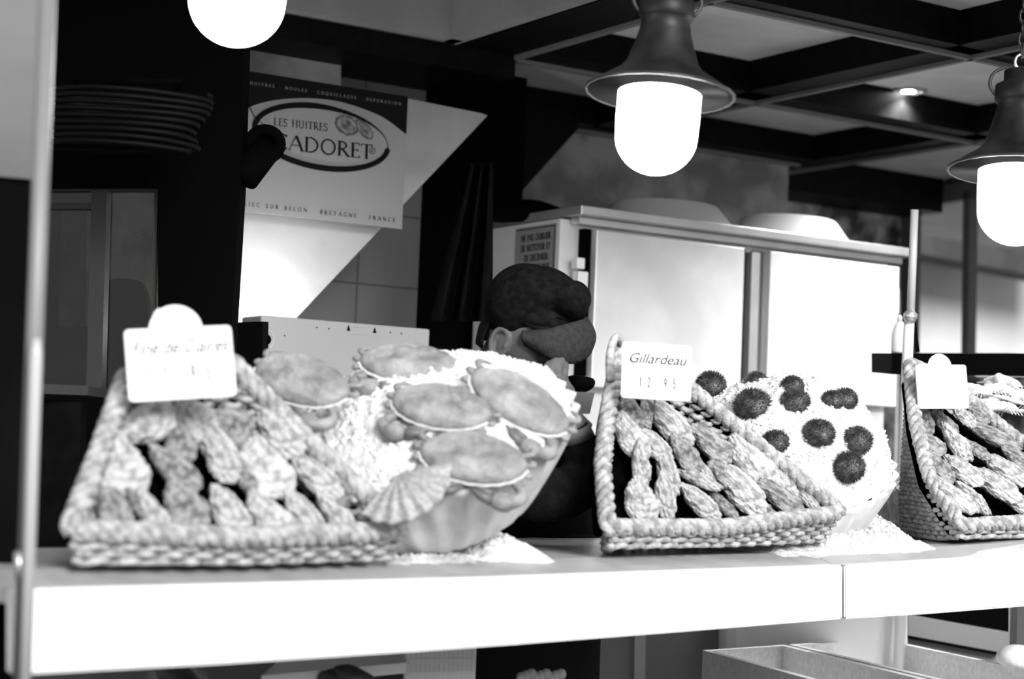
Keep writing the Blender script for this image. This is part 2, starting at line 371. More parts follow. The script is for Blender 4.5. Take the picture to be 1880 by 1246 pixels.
# ------------------------------------------------------------------ counter
EDGE = [(30, 1083), (55, 1082), (400, 1073), (740, 1064), (940, 1058), (1250, 1047), (1548, 1037)]
BOT = {30: 1240, 55: 1238, 400: 1220, 740: 1198, 940: 1184, 1250: 1160, 1548: 1136}
def De(x):
    if x <= 1548: return 1 / (0.3968 - 0.0000936 * (x - 55))
    return 3.886 + (x - 1548) * 0.0005
def inward(x):   # unit vector away from the customer across the counter
    return Vector((-.71, .70, 0)) if x <= 1548 else Vector((-.12, .99, 0))
root = empty('display_counter', 'long white fish counter with a deep white front panel under the baskets', 'counter', P(940, 1100, 3.3))
parts = []
def strip(name, cols, botf, thick, m):
    b = NB()
    a = [P(x, y, De(x)) for x, y in cols]; c = [P(x, botf(x), De(x)) for x, y in cols]
    inn = [inward(x) * thick for x, y in cols]
    F_ = [[b.verts.new(q) for q in a], [b.verts.new(q) for q in c], [b.verts.new(q + i) for q, i in zip(a, inn)], [b.verts.new(q + i) for q, i in zip(c, inn)]]
    for i in range(len(cols) - 1):
        b.faces.new((F_[0][i], F_[1][i], F_[1][i + 1], F_[0][i + 1])); b.faces.new((F_[2][i], F_[2][i + 1], F_[3][i + 1], F_[3][i]))
        b.faces.new((F_[0][i], F_[0][i + 1], F_[2][i + 1], F_[2][i])); b.faces.new((F_[1][i], F_[3][i], F_[3][i + 1], F_[1][i + 1]))
    for i in (0, len(cols) - 1): b.faces.new((F_[0][i], F_[2][i], F_[3][i], F_[1][i]))
    bmesh.ops.recalc_face_normals(b, faces=list(b.faces))
    bmesh.ops.bevel(b, geom=[e for e in b.edges if len(e.link_faces) == 2 and e.calc_face_angle() > .8], offset=.004, segments=2, affect='EDGES')
    return link(name, b, m)
parts.append(strip('front_panel', EDGE, lambda x: BOT[x], .03, M_counter))
E2 = [(1550.5, 1037), (1700, 1028), (1880, 1017), (2000, 1010)]; B2 = {1550.5: 1136, 1700: 1127, 1880: 1113, 2000: 1105}
parts.append(strip('front_panel', E2, lambda x: B2[x], .03, M_counter))
# sloping wet ledge and the bed behind it
def bd(x): return .58 if x < 1000 else .58 + .22 * min(1, (x - 1000) / 500)
b = NB(); cols = EDGE + E2; rows = []
for x, y in cols:
    p = P(x, y, De(x)); i = inward(x) if x < 1500 or x > 1600 else Vector((-.45, .89, 0)).normalized()
    rows.append([b.verts.new(p + i * .028 - ZZ * .003), b.verts.new(p + i * .13 + ZZ * .018), b.verts.new(p + i * bd(x) + ZZ * .018), b.verts.new(p + i * bd(x) - ZZ * .012), b.verts.new(p + i * .028 - ZZ * .02)])
for r1, r2 in zip(rows, rows[1:]):
    for k in range(5): b.faces.new((r1[k], r2[k], r2[(k + 1) % 5], r1[(k + 1) % 5]))
for r1 in (rows[0], rows[-1]): b.faces.new(r1)
bmesh.ops.recalc_face_normals(b, faces=list(b.faces))
parts.append(link('counter_top', b, M_ledge))
b = NB()
for x in (140, 2000):
    b = NB(); p = P(x, 1100, De(x)) + inward(x) * .35; box_o(b, Vector((p.x - .03, p.y - .03, 0)), Vector((.06, 0, 0)), Vector((0, .06, 0)), Vector((0, 0, 1.02))); parts.append(link('trestle_leg', b, M_dkmetal))

setparent(parts, root)
def ctop(x, d):  # point on the bed at pixel column x, distance d in from the edge
    import bisect
    xs = [c[0] for c in cols]; k = max(1, min(len(xs) - 1, bisect.bisect(xs, x))); t = (x - xs[k - 1]) / (xs[k] - xs[k - 1])
    y = cols[k - 1][1] * (1 - t) + cols[k][1] * t
    return P(x, y, De(x)) + inward(x) * d + ZZ * (.018 if d > .13 else -.003 + .021 * (d - .028) / .102)

# ------------------------------------------------------------------ baskets
def basket(label, rim, base, peg=None, hgap=.0115, mrim=M_wick):
    """rim, base: matching closed world polylines, rim[i] above base[i]"""
    root = empty('wicker_basket', label, 'basket', sum(base, Vector()) / len(base), 'wicker oyster baskets on the counter')
    root.location.z = min(p.z for p in base)
    n = 240; R_ = []; B_ = []
    k = n // len(rim)
    m = len(rim)
    # arc length resample of both with the same parameter
    def dense(pts):
        out = []
        for i in range(m):
            for j in range(k): out.append(pts[i].lerp(pts[(i + 1) % m], j / k))
        for _ in range(3):
            out = [(out[i - 1] + out[i] * 2 + out[(i + 1) % len(out)]) / 4 for i in range(len(out))]
        return out
    R_, B_ = dense(rim), dense(base); N = len(R_)
    cen = sum(B_, Vector()) / N
    L = [0]
    for i in range(N): L.append(L[-1] + (B_[(i + 1) % N] - B_[i]).length * .5 + (R_[(i + 1) % N] - R_[i]).length * .5)
    b = NB(); hmax = max((R_[i] - B_[i]).length for i in range(N)); rows_ = int(hmax / hgap)
    for r in range(rows_):
        seg = []
        per = .026
        npt = N * 3
        for q in range(npt + 1):
            qq = (q % npt) / 3; i = int(qq); t = qq - i; j = (i + 1) % N
            br = B_[i].lerp(B_[j], t); rr = R_[i].lerp(R_[j], t); s = L[i] + (L[i + 1] - L[i]) * t
            hh = (rr - br).length; h = (r + .5) * hgap
            if h < hh - .006:
                d = (rr - br) / hh; nrm = ((R_[j] - R_[i - 1]).cross(d)); nrm = nrm.normalized() if nrm.length > 1e-9 else Vector((0, -1, 0))
                if nrm.dot(br - cen) < 0: nrm = -nrm
                w_ = math.sin(math.pi * s / per + (r % 2) * math.pi)
                seg.append(br + d * (h + .0025 * w_) + nrm * (.0055 * w_))
            else:
                if len(seg) > 3: tube(b, seg, .0062, 6)
                seg = []
        if len(seg) > 3: tube(b, seg, .0062, 6)
    parts = [link('woven_wall', b, M_wick, smooth=True)]
    # stakes
    b = NB(); s = 0; st = resample(B_, .052, True)
    step = max(1, N // len(st))
    for i in range(0, N, step):
        tube(b, [B_[i], R_[i]], .003, 5)
    o_ = link('stakes', b, M_wickd); o_['kind'] = 'stuff'; parts.append(o_)
    # rope rim: three twisted strands
    b = NB(); rp = resample(R_, .006, True); n_ = len(rp)
    for sgm in range(3):
        pts = []
        for i in range(n_):
            t = (rp[(i + 1) % n_] - rp[i - 1]).normalized(); a = t.cross(ZZ)
            a = a.normalized() if a.length > .1 else t.orthogonal().normalized(); c = t.cross(a)
            ph = 2 * math.pi * (round(n_ * .006 / .07) * i / n_) + sgm * 2 * math.pi / 3
            pts.append(rp[i] + (a * math.cos(ph) + c * math.sin(ph)) * .009)
        tube(b, pts, .0098, 8, closed=True)
    parts.append(link('braided_rim', b, mrim, smooth=True))
    # inner floor under the shells, blackened as the shade in their gaps
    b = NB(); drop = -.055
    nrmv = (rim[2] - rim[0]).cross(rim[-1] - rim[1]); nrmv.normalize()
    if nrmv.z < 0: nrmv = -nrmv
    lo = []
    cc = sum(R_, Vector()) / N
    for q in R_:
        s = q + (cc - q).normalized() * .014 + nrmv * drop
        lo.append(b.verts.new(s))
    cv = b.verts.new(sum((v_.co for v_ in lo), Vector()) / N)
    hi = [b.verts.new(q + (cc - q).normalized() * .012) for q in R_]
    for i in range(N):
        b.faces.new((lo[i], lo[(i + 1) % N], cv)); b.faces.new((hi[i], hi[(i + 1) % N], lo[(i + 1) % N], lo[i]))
    parts.append(link('gap_shade_floor', b, M_gapshade))
    if peg:
        b = NB(); tube(b, smoothpath(peg, 6), .0085, 8); parts.append(link('handle_loop', b, M_wick, smooth=True))
    setparent(parts, root)
    return nrmv, cc
# left basket
r1 = [P(128, 972, 2.66), P(180, 840, 2.76), P(232, 692, 2.88), P(330, 655, 2.98), P(428, 668, 3.02), P(545, 790, 3.06), P(640, 880, 3.08), P(742, 975, 3.10), P(440, 987, 2.84)]
def foot(x, y, D, z=None): q = P(x, y, D); q.z = z if z else q.z; return q
zb = 1.068
b1 = [foot(140, 1038, 2.67), foot(175, 1036, 2.80, zb), foot(215, 1034, 2.93, zb), foot(330, 1030, 3.05, zb), foot(450, 1028, 3.07, zb), foot(540, 1026, 3.09, zb), foot(620, 1025, 3.10, zb), foot(722, 1028, 3.12), foot(440, 1036, 2.87)]
n1, c1 = basket('wicker basket of oysters at the left end of the counter', r1, b1)
r2 = [P(1116, 968, 3.50), P(1106, 850, 3.60), P(1118, 745, 3.70), P(1140, 640, 3.80), P(1265, 712, 3.88), P(1360, 790, 3.92), P(1470, 880, 3.94), P(1545, 940, 3.98), P(1330, 968, 3.74)]
b2 = [foot(1122, 1008, 3.50), foot(1112, 1003, 3.62, zb + .005), foot(1116, 998, 3.76, zb + .005), foot(1140, 990, 3.92, zb + .005), foot(1250, 990, 4.02, zb + .005), foot(1350, 990, 4.07, zb + .005), foot(1440, 990, 4.07, zb + .005), foot(1512, 994, 4.02), foot(1320, 1004, 3.76)]
n2, c2 = basket('wicker basket of oysters in the middle of the counter, tall at its left side', r2, b2,
                peg=[P(1120, 700, 3.72), P(1120, 650, 3.76), P(1133, 618, 3.78), P(1150, 650, 3.79), P(1150, 700, 3.79)])
r3 = [P(1765, 965, 4.16), P(1705, 870, 4.24), P(1680, 770, 4.34), P(1670, 668, 4.46), P(1745, 700, 4.58), P(1800, 752, 4.62), P(1860, 800, 4.64), P(1990, 880, 4.60), P(2010, 950, 4.40)]
z3 = 1.10
b3 = [foot(1765, 990, 4.16), foot(1725, 975, 4.28, z3), foot(1690, 960, 4.42, z3), foot(1650, 950, 4.58, z3), foot(1730, 950, 4.72, z3), foot(1800, 950, 4.78, z3), foot(1870, 950, 4.80, z3), foot(1960, 960, 4.70, z3), foot(1990, 985, 4.42)]
n3, c3 = basket('wicker basket of oysters at the right end of the counter, cut off by the frame', r3, b3)

# ------------------------------------------------------------------ oysters
def oyster_mesh(name, seed, m, slim=1.0):
    b = NB(); bmesh.ops.create_icosphere(b, subdivisions=5, radius=1)
    rd = random.Random(seed); o1 = Vector((rd.uniform(-50, 50), rd.uniform(-50, 50), rd.uniform(-50, 50)))
    bend = rd.uniform(-.22, .22)
    for v_ in b.verts:
        d = v_.co.copy(); x = d.x
        wdt = (0.50 + 0.56 * ((x + 1) / 2) ** .7) * slim             # narrow hinge at -x, round lip at +x
        ang = math.atan2(d.y, d.x); rad = math.hypot(d.x, d.y)
        frill = 1 + .10 * noise.noise(Vector((math.cos(ang) * 2.2, math.sin(ang) * 2.2, 0)) + o1) + .05 * noise.noise(Vector((math.cos(ang) * 7, math.sin(ang) * 7, 3)) + o1) * (1 if rad > .7 else .4)
        rr_ = min(1, rad); lens = (1 - rr_ * rr_) ** .62
        z = (1 if d.z > 0 else -1) * lens * (.40 if d.z > 0 else .30) * (1 - .25 * x)
        g = (math.hypot((d.x + .85) * .8, d.y) * 6.5 + 1.6 * noise.noise(Vector((d.x, d.y, 0)) * 2.2 + o1)); st = g % 1.0
        z += (1 if d.z > 0 else -1) * .07 * (st ** 1.6) * min(1, 3 * lens)
        step = 1 + .05 * st * rad
        q = Vector((x * frill * step, d.y * wdt * frill * step + bend * (1 - x * x), z + .10 * math.sin(x * 2 + seed) * (1 - rad * .4)))
        q += Vector((0, 0, 1)) * (.10 * noise.noise(Vector((d.x, d.y, 0)) * 2.4 + o1) + .05 * noise.noise(Vector((d.x, d.y, 0)) * 6 + o1))
        q += d * (.05 * noise.noise(d * 4 + o1) + .025 * noise.noise(d * 12 + o1))
        v_.co = q * .5
    me = bpy.data.meshes.new(name); b.normal_update()
    for f in b.faces: f.smooth = True
    b.to_mesh(me); b.free(); me.materials.append(m); return me
OM = [oyster_mesh('oyster_shell_a', 1, M_oy), oyster_mesh('oyster_shell_b', 2, M_oy, .85), oyster_mesh('oyster_shell_c', 3, M_oy2), oyster_mesh('oyster_shell_d', 4, M_oy, 1.1), oyster_mesh('oyster_shell_e', 5, M_oy2, .9), oyster_mesh('oyster_shell_f', 6, M_oy2, .8)]
def plane_hit(x, y, c, n, lift):
    d = ray(x, y); t = ((c + n * lift) - CAM).dot(n) / d.dot(n); return CAM + d * t
def fitplane(pts):
    # least-squares plane through the rim
    c = sum(pts, Vector()) / len(pts); best = None
    n = Vector()
    for i in range(len(pts)):
        a, b_ = pts[i], pts[(i + 1) % len(pts)]
        n += (a - c).cross(b_ - c)
    n.normalize(); return c, (n if n.z > 0 else -n)
def oysters(items, rim, where, group, lift=-.012):
    c, n = fitplane(rim)
    # tilt normal: keep facing roughly at the viewer
    for it in items:
        x, y, L_, W_, ang, k, txt = it
        p = plane_hit(x, y, c, n, lift + random.uniform(-.004, .006)); D = (p - CAM).dot(FW)
        a = math.radians(ang)
        ax = (RT * math.cos(a) - UP * math.sin(a)); view = (CAM - p).normalized()
        nn = (n * .55 + view * .45 + Vector((random.uniform(-.18, .18), random.uniform(-.1, .1), random.uniform(-.18, .18)))).normalized()
        X = (ax - nn * ax.dot(nn)).normalized(); Y = nn.cross(X)
        o = bpy.data.objects.new('oyster', OM[k % len(OM)]); C.objects.link(o)
        Ls = L_ / F_PX * D * 1.12; Ws = W_ / F_PX * D * 1.08
        o.matrix_world = frame(p, X, Y, nn) @ Matrix.Diagonal((Ls, Ws, (Ls * .5 + Ws * .5) * .95, 1))
        tag(o, txt + ' ' + where, 'oyster', group)
oysters([
 (261, 776, 112, 78, -25, 0, 'pale oyster pointing left under the price card'),
 (350, 763, 92, 74, 40, 3, 'pale oyster under the middle of the price card'),
 (396, 812, 112, 62, 52, 0, 'long pale oyster slanting down right below the price card'),
 (424, 780, 86, 72, 20, 2, 'round grey oyster below the right half of the price card'),
 (468, 738, 105, 44, 28, 4, 'narrow shaded oyster topmost beside the rope rim'),
 (513, 786, 112, 72, 52, 0, 'rough oyster against the right rope rim, second from the top'),
 (328, 810, 84, 62, 80, 2, 'small grey oyster standing upright in the upper middle'),
 (225, 853, 112, 98, 75, 3, 'broad mottled oyster against the left side'),
 (321, 857, 112, 70, 42, 5, 'oyster slanting down right in the middle of the heap'),
 (409, 842, 86, 62, 70, 0, 'small pale oyster between the heap middle and the biggest oyster'),
 (488, 859, 116, 100, 70, 3, 'biggest and brightest oyster'),
 (580, 872, 108, 62, 38, 0, 'oyster right of the biggest one'),
 (624, 900, 52, 44, 60, 2, 'smallest grey oyster by the right rim'),
 (204, 938, 84, 76, 80, 4, 'bottom row oyster at the far left corner'),
 (284, 945, 96, 62, 62, 1, 'bottom row pale oyster, second from the left'),
 (338, 932, 98, 86, 65, 2, 'bottom row broad grey oyster, third from the left'),
 (421, 936, 104, 70, 68, 0, 'bottom row upright oyster, fourth from the left'),
 (497, 947, 108, 66, 46, 3, 'bottom row oyster, fifth from the left'),
 (558, 943, 104, 60, 46, 0, 'bottom row oyster, third from the right'),
 (620, 944, 98, 54, 46, 1, 'bottom row oyster, nearest the right rim'),
 (254, 925, 66, 34, 60, 5, 'thin shaded oyster wedged behind the bottom row'),
 (445, 872, 66, 44, 50, 5, 'dark oyster tucked under the biggest one'),
], r1, 'in the left basket', 'oysters in the left basket')
oysters([
 (1156, 757, 66, 54, 70, 2, 'top oyster in the left corner under the card'),
 (1187, 758, 54, 26, 85, 1, 'thin upright oyster under the card'),
 (1228, 772, 112, 60, 40, 0, 'long oyster slanting right below the card'),
 (1302, 816, 92, 58, 46, 4, 'rough oyster halfway down the right rim'),
 (1160, 798, 88, 50, 62, 3, 'pale oyster on the left side, second down'),
 (1204, 816, 72, 46, 52, 0, 'small pale oyster right of the left column'),
 (1179, 853, 80, 44, 88, 1, 'upright oyster in the left column, third down'),
 (1258, 834, 74, 52, 55, 2, 'grey oyster in the centre of the heap'),
 (1290, 861, 76, 28, 60, 1, 'thin oyster on edge beside the grey centre one'),
 (1226, 861, 90, 42, 78, 0, 'long upright pale oyster left of centre'),
 (1381, 850, 116, 66, 52, 3, 'large oyster lying under the right rim'),
 (1327, 872, 66, 50, 45, 4, 'small mottled oyster left of the large one'),
 (1359, 893, 112, 64, 50, 0, 'large rough oyster below the large rim one'),
 (1283, 879, 84, 32, 22, 1, 'flat thin oyster lying level in the middle'),
 (1179, 916, 80, 60, 75, 3, 'bottom row oyster at the left corner'),
 (1222, 909, 80, 42, 85, 0, 'bottom row upright oyster, second from the left'),
 (1285, 920, 90, 46, 36, 0, 'bottom row oyster, third from the left'),
 (1327, 924, 74, 30, 56, 5, 'bottom row narrow dark oyster, fourth from the left'),
 (1433, 918, 104, 52, 36, 4, 'bottom row long oyster toward the right'),
 (1428, 878, 84, 48, 46, 0, 'half hidden oyster behind the long right one'),
 (1474, 908, 84, 28, 50, 1, 'thin oyster nearest the right tip'),
 (1390, 934, 76, 38, 20, 4, 'bottom row flat oyster in the middle'),
], r2, 'in the middle basket', 'oysters in the middle basket')
oysters([
 (1698, 772, 54, 34, 80, 2, 'small top left corner oyster'),
 (1732, 779, 62, 40, 60, 4, 'shaded oyster second from left under the card'),
 (1710, 816, 54, 46, 60, 4, 'rounded grey oyster by the left rim'),
 (1757, 810, 78, 44, 60, 1, 'oyster slanting right in the upper middle'),
 (1767, 862, 80, 46, 56, 0, 'pale oyster in the very middle'),
 (1792, 824, 56, 34, 50, 5, 'dark oyster in the gap right of middle'),
 (1822, 802, 104, 42, 30, 4, 'long oyster beneath the right rim'),
 (1844, 860, 90, 44, 42, 0, 'pale slim oyster right of the middle one'),
 (1722, 856, 76, 40, 50, 2, 'oyster leaning on the left rim, third down'),
 (1788, 914, 80, 32, 42, 1, 'narrow oyster low in the middle'),
 (1826, 888, 98, 50, 50, 0, 'broad oyster low on the right'),
 (1771, 764, 48, 36, 50, 0, 'small mottled oyster under the card middle'),
 (1865, 842, 64, 38, 42, 4, 'oyster cut by the picture edge, upper'),
 (1756, 910, 84, 36, 52, 3, 'bottom oyster along the left rim'),
 (1868, 920, 66, 40, 30, 0, 'oyster cut by the picture edge, lower'),
 (1796, 762, 44, 34, 50, 4, 'small oyster under the right end of the card'),
], r3, 'in the right basket', 'oysters in the right basket')

# ------------------------------------------------------------------ price cards
def card(tl, tr, br_, bl, Ds, label, lines, tab=None, back=None):
    P0 = P(*tl, Ds[0]); P1 = P(*tr, Ds[1]); P2 = P(*br_, Ds[1] - .015); P3 = P(*bl, Ds[0] - .015)
    c = (P0 + P1 + P2 + P3) / 4; X = (P1 + P2 - P0 - P3).normalized(); Yv = (P0 + P1 - P2 - P3); Yv = (Yv - X * Yv.dot(X)).normalized(); Z = X.cross(Yv)
    w_ = ((P1 - P0).length + (P2 - P3).length) / 2; h_ = ((P3 - P0).length + (P2 - P1).length) / 2
    root = empty('price_card', label, 'sign', c, 'white price cards stuck in the baskets')
    root.matrix_world = frame(c, X, Yv, Z)
    b = NB(); r = .007; pts = []
    for cx, cy, a0 in ((w_ / 2 - r, h_ / 2 - r, 0), (-w_ / 2 + r, h_ / 2 - r, 90), (-w_ / 2 + r, -h_ / 2 + r, 180), (w_ / 2 - r, -h_ / 2 + r, 270)):
        for i in range(5): a = math.radians(a0 + i * 22.5); pts.append(Vector((cx + r * math.cos(a), cy + r * math.sin(a), 0)))
    if tab:
        tx, tr_ = tab; k = [Vector((tx * w_ + tr_ * w_ * math.cos(math.radians(a)), h_ / 2 - .004 + tr_ * w_ * .95 * math.sin(math.radians(a)), 0)) for a in range(0, 181, 12)]
        b2_ = NB(); prism(b2_, k, Vector((0, 0, -.002))); link('round_tab', b2_, M_card, root)
    prism(b, pts, Vector((0, 0, -.003))); link('card_face', b, M_card, root)
    b = NB(); tube(b, [Vector((0, -h_ / 2 + .02, -.006)), Vector((0, -h_ / 2 - .035, -.008))], .0015, 6); link('card_spike', b, M_dkmetal, root)
    if back:
        b = NB(); prism(b, [Vector((-.30 * w_, h_ / 2 - .01, -.006)), Vector((.05 * w_, h_ / 2 - .01, -.006)), Vector((-.05 * w_, h_ / 2 + .024, -.006)), Vector((-.16 * w_, h_ / 2 + .032, -.006)), Vector((-.20 * w_, h_ / 2 + .026, -.006))], Vector((0, 0, -.004)))
        link('card_clip', b, M_plast, root)
    for txt, x, y, s, wd, fn in lines:
        if fn == 'script': script_text('lettering', txt, Matrix.Translation((x * w_, y * h_, .0006)), s, M_ink, root, width=wd * w_)
        else:
            b = NB(); letters(b, txt, Matrix.Translation((x * w_, y * h_, .0002)), s, .3, wd * w_, .0008, bold=1.8); link('lettering', b, M_ink, root)
    return root
card((228, 605), (425, 597), (433, 726), (237, 738), (2.80, 2.86), 'white price card with a round tab, faint writing Fine de Claires, left basket',
     [('Fine de Claires', -.45, .14, .030, .90, 'script'), ('1 1 . 9 5', -.30, -.24, .022, .60, 's')], (-.02, .25), True)
card((1148, 627), (1276, 636), (1263, 736), (1135, 729), (3.66, 3.70), 'plain rectangular white price card with faint name, middle basket',
     [('Gillardeau', -.42, .14, .028, .82, 'script'), ('1 2 . 9 5', -.25, -.28, .018, .55, 's')])
card((1679, 665), (1773, 673), (1780, 746), (1688, 754), (4.36, 4.40), 'blank white price card with a round tab, right basket', [], (-.02, .23))

# ------------------------------------------------------------------ fluted bowls with ice mounds
def tiltframe(c, n, xh=Vector((1, 0, 0))):
    n = n.normalized(); X = (xh - n * xh.dot(n)).normalized(); return frame(c, X, n.cross(X), n)
def bowl(label, M, R, h, rb, nr=30):
    b = NB(); prof = []
    for j in range(14): t = j / 13; prof.append((rb + (R - rb) * t ** .75, -h + h * t))
    inner = [(r - .008, z + .006) for r, z in prof[::-1]]
    def rib(a, j): return (.03 * math.cos(nr * a)) * (.4 + .6 * min(1, (j if j < 14 else 27 - j) / 10))
    lathe(b, prof + inner, nr * 6, M, rib)
    bmesh.ops.recalc_face_normals(b, faces=list(b.faces))
    o = link('fluted_bowl', b, mat('fluted_white_tub', .62, .5, v2=.52, scale=20), smooth=True)
    return tag(o, label, 'bowl')
def icemound(label, M, R, H, seed=0, name='crushed_ice', chips=1500, skew=(0, 0), rough=.011, pw=.8):
    b = NB(); o1 = Vector((seed * 13.1, 4, 7)); n_r, n_a = 60, 170; rings = []
    def hf(r, a):
        x, y = r * math.cos(a), r * math.sin(a)
        q = H * (1 - (r / R) ** 2) ** pw if r < R else 0
        q += skew[0] * x * (1 - r / R) + skew[1] * y * (1 - r / R)
        q += rough * noise.noise(Vector((x, y, 0)) * 14 + o1) + rough * .7 * abs(noise.noise(Vector((x, y, 0)) * 38 + o1)) + rough * .35 * noise.noise(Vector((x, y, 0)) * 90 + o1)
        return Vector((x, y, q))
    for i in range(n_r + 1):
        r = R * (i / n_r) + 1e-5; rings.append([b.verts.new(M @ hf(r, 2 * math.pi * k / n_a)) for k in range(n_a)])
    for i in range(n_r):
        for k in range(n_a): b.faces.new((rings[i][k], rings[i + 1][k], rings[i + 1][(k + 1) % n_a], rings[i][(k + 1) % n_a]))
    rd = random.Random(seed)
    for _ in range(chips):
        r = R * math.sqrt(rd.random()) * .99; a = rd.uniform(0, 6.283); c = hf(r, a); s = rd.uniform(.002, .0055)
        g = bmesh.ops.create_icosphere(b, subdivisions=1, radius=s)
        for v_ in g['verts']: v_.co = M @ (c + v_.co * rd.uniform(.6, 1.3))
    o = link(name, b, M_ice, smooth=False); return stuff(o, label, 'ice'), hf
MB1 = tiltframe(P(775, 792, 3.30), Vector((-.22, -.42, .88)))
MB1 = Matrix.Translation(P(775, 792, 3.38) - P(775, 792, 3.30)) @ MB1
bowl('large fluted white tub holding crabs on ice between left and middle baskets', MB1, .285, .175, .15)
ic1, h1 = icemound('mound of crushed ice under the crabs in the large fluted tub', MB1, .275, .105, 1, skew=(.0, .04), pw=.6)
MB2 = tiltframe(P(1440, 862, 4.30), Vector((-.10, -.42, .9)))
bowl('fluted white tub holding sea urchins on ice right of the middle basket', MB2, .255, .14, .17)
ic2, h2 = icemound('mound of crushed ice under the sea urchins in the fluted tub', MB2, .245, .205, 2, skew=(0, .16), pw=.5)
# loose ice lying on the counter
def icestrip(label, x0, x1, d0, d1, hfun, seed):
    b = NB(); nx, ny = 120, 40; g = []
    for i in range(nx + 1):
        col = []
        for j in range(ny + 1):
            x = x0 + (x1 - x0) * i / nx; d = d0 + (d1 - d0) * j / ny; s = j / ny; t = i / nx
            p = ctop(x, d); e = min(1, 6 * t, 6 * (1 - t), 5 * s, 5 * (1 - s)); q = p * 1.0
            nz = noise.noise(p * 30 + Vector((seed, 0, 0))) * .008 + abs(noise.noise(p * 70)) * .01 + abs(noise.noise(p * 160)) * .005
            q.z += e * (hfun(x, s) + nz) - (1 - e) * .004; q += inward(x) * noise.noise(p * 40) * .006
            col.append(b.verts.new(q))
        g.append(col)
    for i in range(nx):
        for j in range(ny): b.faces.new((g[i][j], g[i + 1][j], g[i + 1][j + 1], g[i][j + 1]))
    return stuff(link('crushed_ice', b, M_ice), label, 'ice')
icestrip('crushed ice heaped on the counter left of the middle basket', 700, 1105, .10, .42, lambda x, s: .006 + max(0, (x - 985) / 100) ** 1.2 * .075 * math.sin(math.pi * min(1, s * 1.3 + .1)), 1)
icestrip('crushed ice spread on the counter between middle and right baskets', 1500, 1760, .08, .50, lambda x, s: .008 + .07 * s, 2)
icestrip('crushed ice bed behind the right basket', 1700, 1960, .50, .79, lambda x, s: .10 + .05 * s, 3)

# ------------------------------------------------------------------ crabs
def crab(label, x, y, D, ang, size, n, flip=1, legs=True):
    """brown crab: broad oval carapace with a crimped front edge"""
    root = empty('brown_crab', label, 'crab', P(x, y, D), 'brown crabs on the ice')
    a = math.radians(ang); ax = RT * math.cos(a) - UP * math.sin(a); n = n.normalized()
    X = (ax - n * ax.dot(n)).normalized(); Y = n.cross(X)
    root.matrix_world = frame(P(x, y, D), X, Y, n) @ Matrix.Diagonal((size, size, size, 1))
    b = NB(); bmesh.ops.create_uvsphere(b, u_segments=72, v_segments=30, radius=1)
    for v_ in b.verts:
        d = v_.co; an = math.atan2(d.y, d.x); rad = math.hypot(d.x, d.y)
        cr = 1 + (.025 * abs(math.sin(an * 11)) if d.y > 0 else 0) * rad ** 4
        yy = d.y * (.60 if d.y > 0 else .52) * (1 - .18 * d.x * d.x * (1 if d.y < 0 else 0))
        z = d.z * (.30 if d.z > 0 else .16)
        z += (.05 * noise.noise(Vector((d.x * 3, d.y * 3, 2 + x))) + .03 * noise.noise(Vector((d.x * 7, d.y * 7, 5 + x)))) * (1 if d.z > 0 else 0) - .05 * math.exp(-((abs(d.x) - .35) ** 2 + (d.y) ** 2) * 14) * (1 if d.z > 0 else 0)
        v_.co = Vector((d.x * cr, yy * cr, z)) * .5
    link('carapace', b, M_crab, root, True)
    b = NB(); pts = []
    for i in range(61):
        an = math.radians(8 + 164 * i / 60); cr = 1.0 + .03 * abs(math.sin(an * 11))
        pts.append(Vector((math.cos(an) * cr, math.sin(an) * .6 * cr, -.02)) * .5)
    tube(b, pts, .016, 6); link('crimped_edge', b, M_crabu, root, True)
    for s in (-1, 1):
        b = NB()   # folded claw in front of the shell
        tube(b, smoothpath([Vector((s * .36, .12, -.05)), Vector((s * .50, .30, -.04)), Vector((s * .42, .44, 0)), Vector((s * .24, .44, .0))], 6), [.045] * 7 + [.06] * 6 + [.085, .09, .09, .085, .07, .06], 10)
        c_ = link('claw', b, M_crab, root, True)
        b = NB()
        tube(b, [Vector((s * .24, .45, .0)), Vector((s * .12, .42, .01)), Vector((s * .03, .36, .01))], [.055, .04, .008], 8)
        tube(b, [Vector((s * .24, .38, .0)), Vector((s * .14, .35, .0)), Vector((s * .05, .335, .0))], [.035, .028, .006], 8)
        link('claw_tip', b, M_crabd, c_, True)
        if legs:
            for k in range(4):
                b = NB(); th = math.radians(30 - k * 16); dx, dy = math.cos(th) * s, math.sin(th)
                p0 = Vector((dx * .40, dy * .30 - .02, -.05)); p1 = p0 + Vector((dx * .15, dy * .16, .02)); p2 = p1 + Vector((-dx * .02, dy * .10 - .05, -.02)); p3 = p2 + Vector((-dx * .10, -.05, -.03))
                tube(b, smoothpath([p0, p1, p2, p3], 4), [.034] * 4 + [.032] * 4 + [.024] * 3 + [.014, .005], 8, flat=.7); link('leg', b, M_crab, root, True)
    return root
def mound_hit(x, y, M, hf, R):
    Mi = M.inverted(); o = Mi @ CAM; d = (Mi.to_3x3() @ ray(x, y)); t = 2.0
    while t < 6:
        q = o + d * t; r = math.hypot(q.x, q.y)
        if r < R and q.z < hf(r, math.atan2(q.y, q.x)).z: return M @ q
        t += .004
    return None
